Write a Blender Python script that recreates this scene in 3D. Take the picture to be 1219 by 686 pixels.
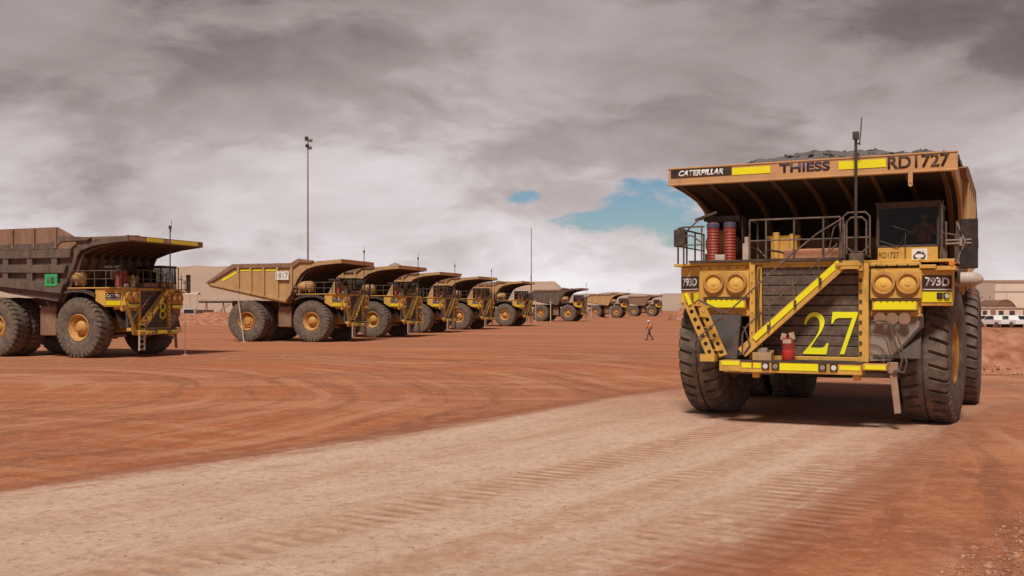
import bpy, bmesh, math, random
from mathutils import Vector, Matrix, noise
R = math.radians
random.seed(7)
for o in list(bpy.data.objects): bpy.data.objects.remove(o)
SC = bpy.context.scene
COL = SC.collection

# ------------------------------------------------------------------ camera
CAMH = 2.926
cd = bpy.data.cameras.new('camera'); cam = bpy.data.objects.new('camera', cd); COL.objects.link(cam)
cam.location = (0, 0, CAMH); cam.rotation_euler = (R(90), 0, 0)
cd.sensor_width = 36; cd.lens = 36 * 1208.0 / 1219
cd.shift_y = 23.0 / 1219; cd.clip_start = .1; cd.clip_end = 20000
SC.camera = cam
SC.render.resolution_x = 1024; SC.render.resolution_y = 576

# ------------------------------------------------------------------ world + sun
SUN_EL, SUN_AZ = 56, 196            # azimuth clockwise from +Y (the view direction)
w = bpy.data.worlds.new('World'); SC.world = w; w.use_nodes = True
def world():
    nt = w.node_tree; N = nt.nodes; L = nt.links; N.clear()
    def n(t, **k):
        q = N.new(t)
        for a, b in k.items(): setattr(q, a, b)
        return q
    def m(op, a, b=None, c=None, clamp=False):
        q = n('ShaderNodeMath', operation=op); q.use_clamp = clamp
        for i, v in enumerate((a, b, c)):
            if v is None: continue
            if isinstance(v, (int, float)): q.inputs[i].default_value = v
            else: L.new(v, q.inputs[i])
        return q.outputs[0]
    out = n('ShaderNodeOutputWorld'); bg = n('ShaderNodeBackground')
    bg.inputs[1].default_value = .082; L.new(bg.outputs[0], out.inputs[0])
    sky = n('ShaderNodeTexSky', sky_type='NISHITA', sun_disc=False)
    sky.sun_elevation = R(SUN_EL); sky.sun_rotation = R(SUN_AZ); sky.altitude = 300; sky.dust_density = 1.2
    tc = n('ShaderNodeTexCoord'); sp = n('ShaderNodeSeparateXYZ'); L.new(tc.outputs['Generated'], sp.inputs[0])
    x, y, z = sp.outputs
    zc = m('MAXIMUM', z, 0)
    den = m('ADD', zc, .20)
    px, py = m('DIVIDE', x, den), m('DIVIDE', y, den)
    cp = n('ShaderNodeCombineXYZ'); L.new(m('DIVIDE', x, m('ADD', zc, .75)), cp.inputs[0]); L.new(m('DIVIDE', y, m('ADD', zc, .75)), cp.inputs[1]); L.new(m('MULTIPLY', zc, 1.9), cp.inputs[2])
    wn = n('ShaderNodeTexNoise'); wn.inputs['Scale'].default_value = 3.0; wn.inputs['Detail'].default_value = 4; L.new(cp.outputs[0], wn.inputs[0])
    wv = n('ShaderNodeVectorMath', operation='MULTIPLY_ADD'); wv.inputs[1].default_value = (.22, .22, .22); L.new(wn.outputs['Color'], wv.inputs[0]); L.new(cp.outputs[0], wv.inputs[2])
    def nz(scale, det, rough, off, sx=1, sy=1, dist=0):
        mp = n('ShaderNodeMapping'); mp.inputs[1].default_value = off; mp.inputs[3].default_value = (sx, sy, 1)
        L.new(wv.outputs[0], mp.inputs[0])
        q = n('ShaderNodeTexNoise'); q.inputs['Scale'].default_value = scale; q.inputs['Detail'].default_value = det
        q.inputs['Roughness'].default_value = rough; q.inputs['Distortion'].default_value = dist
        L.new(mp.outputs[0], q.inputs[0]); return q.outputs[0]
    big = nz(2.6, 4, .5, (3.1, 1.7, 0), .8, 1)
    mid = nz(5.6, 10, .56, (9.1, 4.2, 2), .8, 1)
    fine = nz(16.0, 9, .6, (1.4, 7.7, 5), .9, 1)
    ms = n('ShaderNodeMapRange'); ms.interpolation_type = 'SMOOTHSTEP'; ms.inputs[1].default_value = .40; ms.inputs[2].default_value = .60; ms.inputs[3].default_value = .35; ms.inputs[4].default_value = .64; L.new(mid, ms.inputs[0]); mid = ms.outputs[0]
    # brightness of the cloud base by direction and noise
    t = m('ADD', m('MULTIPLY', big, .60), m('ADD', m('MULTIPLY', mid, .42), m('MULTIPLY', fine, .14)))
    # elevation: overhead cloud base is thicker, thinner towards the horizon
    el = m('MULTIPLY_ADD', m('MINIMUM', zc, .42), -1.42, .240)
    t2 = m('ADD', t, el)
    cr = n('ShaderNodeValToRGB'); L.new(t2, cr.inputs[0])
    e = cr.color_ramp.elements
    e[0].position = .28; e[0].color = (.120, .098, .098, 1)
    e[1].position = .92; e[1].color = (1.0, .95, .96, 1)
    for p, c in ((.40, (.215, .174, .170)), (.52, (.38, .318, .308)), (.63, (.53, .458, .452)), (.76, (.76, .680, .690))):
        q = cr.color_ramp.elements.new(p); q.color = (*c, 1)
    sc = n('ShaderNodeVectorMath', operation='SCALE'); sc.inputs['Scale'].default_value = 10.0
    L.new(cr.outputs[0], sc.inputs[0])
    # gap with blue sky
    ax, az = m('DIVIDE', x, m('MAXIMUM', y, .05)), m('DIVIDE', z, m('MAXIMUM', y, .05))
    ng = n('ShaderNodeTexNoise'); ng.inputs['Scale'].default_value = 11; ng.inputs['Detail'].default_value = 7; ng.inputs['Roughness'].default_value = .6
    cg = n('ShaderNodeCombineXYZ'); L.new(ax, cg.inputs[0]); L.new(m('MULTIPLY', az, 2.3), cg.inputs[1]); L.new(cg.outputs[0], ng.inputs[0])
    def blob(cx, cz, rx, rz, tilt=0):
        dx = m('SUBTRACT', ax, cx); dz = m('SUBTRACT', m('SUBTRACT', az, cz), m('MULTIPLY', dx, tilt))
        d = m('ADD', m('POWER', m('ABSOLUTE', m('DIVIDE', dx, rx)), 2), m('POWER', m('ABSOLUTE', m('DIVIDE', dz, rz)), 2))
        return m('SUBTRACT', 1, d)
    b = m('MAXIMUM', blob(.152, .090, .092, .036, -.12), blob(.085, .086, .075, .020, .05))
    b = m('MAXIMUM', b, m('SUBTRACT', blob(.008, .108, .022, .010), .05))
    b = m('MAXIMUM', b, m('SUBTRACT', blob(.47, .262, .03, .03), .75))
    b = m('MAXIMUM', b, -2.0)
    g = m('ADD', b, m('MULTIPLY', m('SUBTRACT', ng.outputs[0], .52), 4.2))
    gm = n('ShaderNodeMapRange'); gm.interpolation_type = 'SMOOTHSTEP'
    gm.inputs[1].default_value = .15; gm.inputs[2].default_value = .85; gm.inputs[4].default_value = .93; L.new(g, gm.inputs[0])
    mx = n('ShaderNodeMix', data_type='RGBA'); L.new(gm.outputs[0], mx.inputs[0]); L.new(sc.outputs[0], mx.inputs[6])
    hs = n('ShaderNodeHueSaturation'); hs.inputs['Saturation'].default_value = 1.5; hs.inputs['Value'].default_value = .78
    L.new(sky.outputs[0], hs.inputs['Color']); L.new(hs.outputs[0], mx.inputs[7])
    L.new(mx.outputs[2], bg.inputs[0])
world()
sd = bpy.data.lights.new('sun', 'SUN'); sun = bpy.data.objects.new('sun', sd); COL.objects.link(sun)
sd.energy = 3.3; sd.angle = R(12); sd.color = (1, .93, .84)
az = R(SUN_AZ); el = R(SUN_EL)
sdir = Vector((math.sin(az) * math.cos(el), math.cos(az) * math.cos(el), math.sin(el)))
sun.rotation_euler = sdir.to_track_quat('Z', 'Y').to_euler()
vs = SC.view_settings
vs.view_transform = 'Standard'; vs.look = 'None'; vs.exposure = 0.20; vs.gamma = 1; vs.use_curve_mapping = False

# ------------------------------------------------------------------ materials
def new_mat(name):
    m = bpy.data.materials.new(name); m.use_nodes = True
    nt = m.node_tree; b = nt.nodes['Principled BSDF']; return m, nt, b
def rgba(c): return (c[0], c[1], c[2], 1)
def mat(name, col, rough=.6, metal=0, dust=.3, dustcol=(.33, .16, .09), var=.25, scale=1.5, bump=.15, spec=.4, streak=False, bscale=18, grime=0):
    """painted or plain surface with uneven colour, dust and grime"""
    m, nt, b = new_mat(name); N, L = nt.nodes, nt.links
    tc = N.new('ShaderNodeTexCoord')
    mp = N.new('ShaderNodeMapping'); L.new(tc.outputs['Object'], mp.inputs[0])
    if streak: mp.inputs[3].default_value = (1, 1, .22)
    def nz(s, d=6, r=.6):
        q = N.new('ShaderNodeTexNoise'); q.inputs['Scale'].default_value = s; q.inputs['Detail'].default_value = d; q.inputs['Roughness'].default_value = r
        L.new(mp.outputs[0], q.inputs[0]); return q.outputs[0]
    def ramp(v, a, z_):
        q = N.new('ShaderNodeMapRange'); q.inputs[1].default_value = a; q.inputs[2].default_value = z_; L.new(v, q.inputs[0]); return q.outputs[0]
    a = N.new('ShaderNodeMix'); a.data_type = 'RGBA'; L.new(ramp(nz(scale), .35, .7), a.inputs[0])
    a.inputs[6].default_value = rgba(col); a.inputs[7].default_value = rgba([c * (1 - var) for c in col])
    d = N.new('ShaderNodeMix'); d.data_type = 'RGBA'
    mu = N.new('ShaderNodeMath'); mu.operation = 'MULTIPLY'; mu.inputs[1].default_value = min(1, dust * 2)
    L.new(ramp(nz(scale * 2.7, 9, .68), .40, .72), mu.inputs[0])
    ad = N.new('ShaderNodeMath'); ad.operation = 'ADD'; ad.inputs[1].default_value = dust * .35; ad.use_clamp = True; L.new(mu.outputs[0], ad.inputs[0])
    L.new(ad.outputs[0], d.inputs[0]); L.new(a.outputs[2], d.inputs[6]); d.inputs[7].default_value = rgba(dustcol)
    L.new(d.outputs[2], b.inputs['Base Color'])
    if grime:
        mp2 = N.new('ShaderNodeMapping'); mp2.inputs[1].default_value = (4, 9, 2); mp2.inputs[3].default_value = (1.0, 1.0, .55); L.new(tc.outputs['Object'], mp2.inputs[0])
        q = N.new('ShaderNodeTexNoise'); q.inputs['Scale'].default_value = 2.6; q.inputs['Detail'].default_value = 10; q.inputs['Roughness'].default_value = .72; L.new(mp2.outputs[0], q.inputs[0])
        gmn = N.new('ShaderNodeMath'); gmn.operation = 'MULTIPLY'; gmn.inputs[1].default_value = grime; L.new(ramp(q.outputs[0], .52, .70), gmn.inputs[0])
        g2 = N.new('ShaderNodeMix'); g2.data_type = 'RGBA'; L.new(gmn.outputs[0], g2.inputs[0]); L.new(d.outputs[2], g2.inputs[6]); g2.inputs[7].default_value = rgba([c * .28 + .012 for c in col])
        L.new(g2.outputs[2], b.inputs['Base Color'])
    rr = N.new('ShaderNodeMath'); rr.operation = 'MULTIPLY_ADD'; rr.inputs[1].default_value = .3; rr.inputs[2].default_value = rough; rr.use_clamp = True
    L.new(ad.outputs[0], rr.inputs[0]); L.new(rr.outputs[0], b.inputs['Roughness'])
    b.inputs['Metallic'].default_value = metal; b.inputs['Specular IOR Level'].default_value = spec
    if bump and streak:
        b0 = N.new('ShaderNodeBump'); b0.inputs['Strength'].default_value = .5; b0.inputs['Distance'].default_value = .06
        qd = N.new('ShaderNodeTexNoise'); qd.inputs['Scale'].default_value = 1.9; qd.inputs['Detail'].default_value = 2; L.new(tc.outputs['Object'], qd.inputs[0]); L.new(qd.outputs[0], b0.inputs['Height'])
    if bump:
        bp = N.new('ShaderNodeBump'); bp.inputs['Strength'].default_value = bump; bp.inputs['Distance'].default_value = .02
        L.new(nz(bscale, 5), bp.inputs['Height']); L.new(bp.outputs[0], b.inputs['Normal'])
        if streak: L.new(b0.outputs[0], bp.inputs['Normal'])
    return m
M = {}
M['yellow'] = mat('machine_yellow', (.72, .400, .060), .48, dust=.20, dustcol=(.40, .25, .14), var=.22, scale=1.2, streak=True, grime=.7)
M['fascia'] = mat('faded_yellow', (.60, .32, .12), .6, dust=.35, dustcol=(.46, .27, .17), var=.15, scale=.8, grime=.35)
M['rimy'] = mat('rim_yellow', (.66, .34, .06), .55, dust=.4, dustcol=(.34, .17, .09), scale=2, grime=.6)
M['bodyy'] = mat('body_yellow', (.54, .31, .10), .6, dust=.38, dustcol=(.44, .28, .18), scale=.9, var=.3, streak=True, grime=.65)
M['bodyu'] = mat('shaded_ribs', (.13, .070, .035), .75, dust=.4, dustcol=(.09, .05, .035), scale=1.2)  # canopy shade put into the rib colour; brackets and floor beams share it
M['canopy_shade'] = mat('painted_canopy_shade', (.018, .013, .011), .85, dust=.15, dustcol=(.05, .03, .02), scale=1.2)  # shade below the canopy, painted as a near-black colour
M['bodyg'] = mat('body_grey', (.085, .070, .062), .6, dust=.32, dustcol=(.24, .145, .10), scale=1.1, streak=True, grime=.7)
M['bodyb'] = mat('body_brown', (.23, .135, .08), .65, dust=.5, dustcol=(.30, .17, .11), scale=1.0, streak=True, grime=.6)
M['refl'] = mat('reflective_yellow', (.86, .78, .008), .35, dust=.06, dustcol=(.45, .32, .08), var=.06, bump=.03)
M['reflw'] = mat('reflective_pale', (.55, .42, .33), .5, dust=.4)
M['digit'] = mat('digit_yellow', (.84, .84, .015), .45, dust=.05, dustcol=(.5, .4, .1), var=.05, bump=0)
M['black'] = mat('black_panel', (.012, .012, .013), .45, dust=.08, bump=.03)
M['dark'] = mat('dark_steel', (.035, .030, .028), .55, dust=.25, dustcol=(.17, .10, .07))
M['dgrey'] = mat('slate_panel', (.075, .078, .085), .55, dust=.22, dustcol=(.20, .13, .10))
M['grey'] = mat('grey_steel', (.30, .26, .235), .5, dust=.35, dustcol=(.34, .22, .16), grime=.5)
M['pipe'] = mat('rail_paint', (.060, .048, .042), .5, dust=.35, dustcol=(.26, .17, .12), bump=0)
M['grille'] = mat('grille_louvre', (.075, .056, .047), .6, dust=.40, dustcol=(.22, .14, .10), scale=3, grime=.6)
M['navy'] = mat('navy_lettering', (.020, .026, .075), .5, dust=.08, bump=0)
M['dkbrown'] = mat('dark_lettering', (.045, .026, .018), .55, dust=.12, bump=0)
M['white'] = mat('white_paint', (.80, .79, .77), .5, dust=.08, var=.05, bump=0)
M['dirtywhite'] = mat('dusty_white', (.62, .56, .50), .55, dust=.3)
M['red'] = mat('red_paint', (.30, .018, .018), .45, dust=.2)
M['redbright'] = mat('red_plastic', (.60, .03, .025), .4, dust=.1)
M['blue'] = mat('blue_cap', (.03, .05, .12), .45, dust=.3)
M['green'] = mat('green_sign', (.02, .42, .13), .45, dust=.06, bump=0)
M['salmon'] = mat('salmon_box', (.55, .25, .14), .6, dust=.25)
M['amber'] = mat('amber_lens', (.75, .22, .03), .3, dust=.05, bump=0)
M['lens'] = mat('lamp_lens', (.75, .74, .70), .12, dust=.05, bump=0, spec=.8)
M['lensy'] = mat('dusty_lamp_lens', (.85, .52, .10), .22, dust=.12, dustcol=(.42, .25, .12), bump=0, spec=.7)
M['rubber'] = mat('tyre_rubber', (.070, .060, .054), .75, dust=.6, dustcol=(.21, .150, .115), scale=1.6, bump=.25, spec=.25)
M['hivis'] = mat('hivis_orange', (.85, .24, .07), .8, dust=.03, var=.1, bump=0)
M['trouser'] = mat('navy_cloth', (.025, .032, .07), .9, dust=.06, bump=0)
M['skin'] = mat('skin', (.42, .22, .15), .6, dust=0, bump=0)
M['plank'] = mat('flap_steel', (.36, .27, .21), .6, dust=.4, scale=3)
M['ore'] = mat('grey_ore', (.12, .105, .100), .9, dust=.3, dustcol=(.20, .165, .15), scale=2.5, bump=1, bscale=9)
M['orel'] = mat('pale_ore', (.30, .25, .22), .9, dust=.3, dustcol=(.26, .19, .15), scale=1, bump=.6)
M['cream'] = mat('cream_cladding', (.76, .63, .52), .7, dust=.1, scale=.1, var=.08, bump=0)
M['creamd'] = mat('shaded_side_and_trim', (.46, .37, .31), .7, dust=.12, scale=.1, var=.08, bump=0)  # darker tone of the workshop's side face; wall band and downpipes share it
M['roofred'] = mat('roof_trim', (.44, .28, .22), .7, dust=.1, scale=.2, bump=0)
M['tent'] = mat('brown_fabric', (.20, .105, .075), .85, dust=.2, scale=.2, bump=0)
M['carw'] = mat('car_white', (.80, .80, .79), .3, dust=.06, var=.03, bump=0)
M['win'] = mat('dark_window', (.02, .022, .026), .12, dust=.05, bump=0, spec=.7)
M['stake'] = mat('stake_white', (.70, .62, .56), .7, dust=.25, bump=0)
def glass():
    m, nt, b = new_mat('cab_glass'); N, L = nt.nodes, nt.links
    t = N.new('ShaderNodeBsdfTransparent'); t.inputs[0].default_value = (.66, .68, .68, 1)
    g = N.new('ShaderNodeBsdfGlossy'); g.inputs['Roughness'].default_value = .03
    f = N.new('ShaderNodeFresnel'); f.inputs[0].default_value = 1.25
    mx = N.new('ShaderNodeMixShader'); L.new(f.outputs[0], mx.inputs[0]); L.new(t.outputs[0], mx.inputs[1]); L.new(g.outputs[0], mx.inputs[2])
    L.new(mx.outputs[0], N['Material Output'].inputs[0]); return m
M['glass'] = glass()

def ground_mat(name, road):
    m, nt, b = new_mat(name); N, L = nt.nodes, nt.links
    tc = N.new('ShaderNodeTexCoord')
    def mapn(sc=(1, 1, 1), rot=0, off=(0, 0, 0), src=None):
        mp = N.new('ShaderNodeMapping'); mp.inputs[1].default_value = off; mp.inputs[2].default_value = (0, 0, rot); mp.inputs[3].default_value = sc
        L.new(src or tc.outputs['Object'], mp.inputs[0]); return mp.outputs[0]
    def nz(vec, s, d=6, r=.6, dist=0):
        q = N.new('ShaderNodeTexNoise'); q.inputs['Scale'].default_value = s; q.inputs['Detail'].default_value = d
        q.inputs['Roughness'].default_value = r; q.inputs['Distortion'].default_value = dist; L.new(vec, q.inputs[0]); return q.outputs[0]
    def rm(v, a, z_, lo=0, hi=1, smooth=True):
        q = N.new('ShaderNodeMapRange'); q.interpolation_type = 'SMOOTHSTEP' if smooth else 'LINEAR'
        for i, t in ((1, a), (2, z_), (3, lo), (4, hi)): q.inputs[i].default_value = t
        L.new(v, q.inputs[0]); return q.outputs[0]
    def mix(f, a, c):
        q = N.new('ShaderNodeMix'); q.data_type = 'RGBA'
        if isinstance(f, float): q.inputs[0].default_value = f
        else: L.new(f, q.inputs[0])
        for i, v in ((6, a), (7, c)):
            if isinstance(v, tuple): q.inputs[i].default_value = rgba(v)
            else: L.new(v, q.inputs[i])
        return q.outputs[2]
    def mm(op, a, c, d=None):
        q = N.new('ShaderNodeMath'); q.operation = op
        for i, v in enumerate((a, c, d)):
            if v is None: continue
            if isinstance(v, (int, float)): q.inputs[i].default_value = v
            else: L.new(v, q.inputs[i])
        return q.outputs[0]
    P0 = mapn()
    # curved wheel sweeps over the yard: rings about a far centre, warped
    warp = N.new('ShaderNodeTexNoise'); warp.inputs['Scale'].default_value = .035; warp.inputs['Detail'].default_value = 2; L.new(P0, warp.inputs[0])
    vm = N.new('ShaderNodeVectorMath'); vm.operation = 'MULTIPLY_ADD'; vm.inputs[1].default_value = (22, 22, 0); L.new(warp.outputs['Color'], vm.inputs[0]); L.new(P0, vm.inputs[2])
    W = vm.outputs[0]
    st1 = nz(mapn((.035, .55, 1), R(-9), src=W), 1.0, 7, .62)
    st2 = nz(mapn((.05, .9, 1), R(24), (5, 3, 0), src=W), 1.0, 7, .6)
    big = nz(P0, .045, 4, .55)
    med = nz(P0, .5, 8, .65)
    grain = nz(P0, 7, 10, .80)
    clod = nz(P0, 1.9, 10, .74)
    clod2 = nz(mapn((1, 1, 1), off=(31, 7, 0)), 3.6, 10, .78)
    def rings(cx, cy, sc_, off):
        sp_ = N.new('ShaderNodeVectorMath'); sp_.operation = 'DISTANCE'; sp_.inputs[1].default_value = (cx, cy, 0); L.new(P0, sp_.inputs[0])
        wr = mm('MULTIPLY', warp.outputs['Fac'], 9)
        cbn = N.new('ShaderNodeCombineXYZ'); L.new(mm('ADD', mm('MULTIPLY', sp_.outputs['Value'], sc_), wr), cbn.inputs[0])
        ms_ = N.new('ShaderNodeVectorMath'); ms_.operation = 'MULTIPLY_ADD'; ms_.inputs[1].default_value = (.06, .06, 0); L.new(P0, ms_.inputs[0]); L.new(cbn.outputs[0], ms_.inputs[2])
        return nz(mapn((1, 1, 1), off=off, src=ms_.outputs[0]), 1.0, 6, .62)
    rg1 = rings(-24, 33, .85, (0, 0, 0)); rg2 = rings(-2, 60, .7, (7, 3, 0)); rg3 = rings(26, 18, .9, (2, 9, 0))
    redc = mix(rm(big, .38, .64), (.41, .126, .050), (.33, .128, .066))
    redc = mix(rm(st1, .47, .64), redc, (.48, .205, .105))
    redc = mix(rm(st2, .54, .70), redc, (.28, .120, .075))
    redc = mix(rm(rg1, .52, .61, 0, .72), redc, (.24, .088, .048))
    redc = mix(rm(rg1, .46, .36, 0, .6), redc, (.54, .27, .165))
    redc = mix(rm(rg2, .54, .66, 0, .5), redc, (.50, .25, .155))
    redc = mix(rm(rg3, .54, .64, 0, .42), redc, (.23, .092, .052))
    redc = mix(rm(st1, .40, .30, 0, .7), redc, (.30, .120, .070))
    redc = mix(rm(clod, .47, .62, 0, .60), redc, (.50, .215, .115))
    redc = mix(rm(clod2, .53, .66, 0, .60), redc, (.24, .086, .048))
    redc = mix(rm(grain, .50, .62, 0, .55), redc, (.25, .105, .06))
    redc = mix(rm(grain, .47, .37, 0, .40), redc, (.58, .32, .21))
    peb = nz(P0, 34, 3, .5)
    redc = mix(rm(peb, .63, .70, 0, .65), redc, (.17, .075, .045))
    h = mm('ADD', mm('MULTIPLY', med, .35), mm('ADD', mm('ADD', mm('MULTIPLY', grain, .26), mm('MULTIPLY', clod2, .3)), mm('MULTIPLY', mm('ADD', st2, mm('ADD', rg1, rg3)), .35)))
    if road:
        au = N.new('ShaderNodeAttribute'); au.attribute_name = 'along'
        av = N.new('ShaderNodeAttribute'); av.attribute_name = 'across'
        u, v = au.outputs['Fac'], av.outputs['Fac']
        cb = N.new('ShaderNodeCombineXYZ'); L.new(u, cb.inputs[0]); L.new(v, cb.inputs[1]); UV = cb.outputs[0]
        s1 = nz(mapn((.05, 1.1, 1), src=UV), 1, 6, .6)          # long streaks along the road
        s2 = nz(mapn((.5, 2.2, 1), off=(3, 8, 0), src=UV), 1, 9, .72)
        pale = mix(rm(s1, .40, .64), (.60, .415, .31), (.54, .355, .255))
        pale = mix(rm(s2, .48, .70, 0, .6), pale, (.40, .215, .14))
        pale = mix(rm(med, .42, .7, 0, .55), pale, (.68, .47, .37))
        pale = mix(rm(clod, .50, .64, 0, .45), pale, (.44, .26, .175))
        pale = mix(rm(clod2, .52, .66, 0, .6), pale, (.36, .20, .13))
        pale = mix(rm(grain, .51, .62, 0, .7), pale, (.34, .19, .125))
        pale = mix(rm(grain, .46, .36, 0, .5), pale, (.74, .57, .46))
        chips = nz(mapn((1, 1, 1), src=P0), 26, 3, .5)
        pale = mix(rm(chips, .66, .72, 0, .7), pale, (.25, .135, .09))
        edge = mm('ADD', mm('ABSOLUTE', v, 0), mm('MULTIPLY', mm('SUBTRACT', s1, .5), 2.0))
        edge = mm('ADD', edge, mm('MULTIPLY', mm('SUBTRACT', med, .5), 1.2))
        edge = mm('ADD', edge, mm('MULTIPLY', mm('SUBTRACT', clod, .5), 1.5))
        redc = mix(mm('MULTIPLY', rm(edge, 6.6, 5.6, 0, .55), rm(edge, 4.6, 5.2, 0, 1)), redc, (.25, .095, .052))
        mask = rm(edge, 4.7, 5.6, 1, 0)
        mask = mm('MULTIPLY', mask, rm(u, 44, 62, 1, .12))
        mask = mm('MULTIPLY', mask, rm(mm('ABSOLUTE', v, 0), 6.3, 7.6, 1, 0))
        col = mix(mask, redc, pale)
        # tyre prints: bars across each wheel path
        wav = N.new('ShaderNodeTexWave'); wav.wave_type = 'BANDS'; wav.bands_direction = 'X'; wav.inputs['Scale'].default_value = .95
        wav.inputs['Distortion'].default_value = 3.0; wav.inputs['Detail'].default_value = 2; wav.inputs['Detail Scale'].default_value = 2
        L.new(mapn((1, .35, 1), R(12), src=UV), wav.inputs[0])
        def band(c, wd):
            return rm(mm('ABSOLUTE', mm('SUBTRACT', v, c), 0), wd * .35, wd, 1, 0)
        bands = mm('MAXIMUM', mm('MAXIMUM', band(.7, .75), band(4.6, .9)), mm('MAXIMUM', band(2.9, .6), band(5.7, .6)))
        bands = mm('MAXIMUM', bands, mm('MULTIPLY', band(-2.6, .8), .25))
        patch = rm(nz(mapn((.12, .5, 1), off=(1, 2, 0), src=UV), 1, 3, .5), .40, .58)
        tr = mm('MULTIPLY', mm('MULTIPLY', mm('MULTIPLY', wav.outputs[1], rm(med, .3, .6, .35, 1)), bands), patch)
        col = mix(mm('MULTIPLY', tr, .45), col, (.34, .165, .10))
        col = mix(mm('MULTIPLY', mm('MULTIPLY', bands, rm(clod, .35, .6)), .55), col, (.42, .205, .12))
        h = mm('ADD', h, mm('MULTIPLY', tr, -.60))
        h = mm('ADD', h, mm('MULTIPLY', s2, .3))
    L.new(col if road else redc, b.inputs['Base Color'])
    b.inputs['Roughness'].default_value = .92; b.inputs['Specular IOR Level'].default_value = .15
    bp = N.new('ShaderNodeBump'); bp.inputs['Strength'].default_value = .75; bp.inputs['Distance'].default_value = .10
    L.new(h, bp.inputs['Height']); L.new(bp.outputs[0], b.inputs['Normal'])
    return m
M['dirt'] = ground_mat('red_dirt', False)
M['road'] = ground_mat('haul_road_dirt', True)
def earth(name, c1, c2, c3, s):
    m, nt, b = new_mat(name); N, L = nt.nodes, nt.links
    tc = N.new('ShaderNodeTexCoord')
    def nz(sc, d, r):
        q = N.new('ShaderNodeTexNoise'); q.inputs['Scale'].default_value = sc; q.inputs['Detail'].default_value = d; q.inputs['Roughness'].default_value = r
        L.new(tc.outputs['Object'], q.inputs[0]); return q.outputs[0]
    r = N.new('ShaderNodeValToRGB'); L.new(nz(s, 8, .65), r.inputs[0])
    r.color_ramp.elements[0].position = .34; r.color_ramp.elements[0].color = rgba(c1)
    r.color_ramp.elements[1].position = .68; r.color_ramp.elements[1].color = rgba(c3)
    e = r.color_ramp.elements.new(.5); e.color = rgba(c2)
    L.new(r.outputs[0], b.inputs['Base Color']); b.inputs['Roughness'].default_value = .95; b.inputs['Specular IOR Level'].default_value = .1
    bp = N.new('ShaderNodeBump'); bp.inputs['Strength'].default_value = 1; bp.inputs['Distance'].default_value = min(.15 / s, 2.0)
    L.new(nz(s * 2.2, 9, .7), bp.inputs['Height']); L.new(bp.outputs[0], b.inputs['Normal'])
    return m
M['bund'] = earth('bund_soil', (.24, .09, .05), (.39, .165, .095), (.50, .26, .17), 1.3)
M['hill'] = earth('spoil_soil', (.31, .205, .155), (.38, .26, .20), (.45, .31, .245), .012)
M['hill2'] = earth('far_spoil_soil', (.32, .22, .175), (.38, .27, .215), (.42, .30, .245), .008)
M['rock'] = earth('loose_rock', (.28, .12, .07), (.42, .21, .135), (.55, .34, .25), 5)

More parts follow.
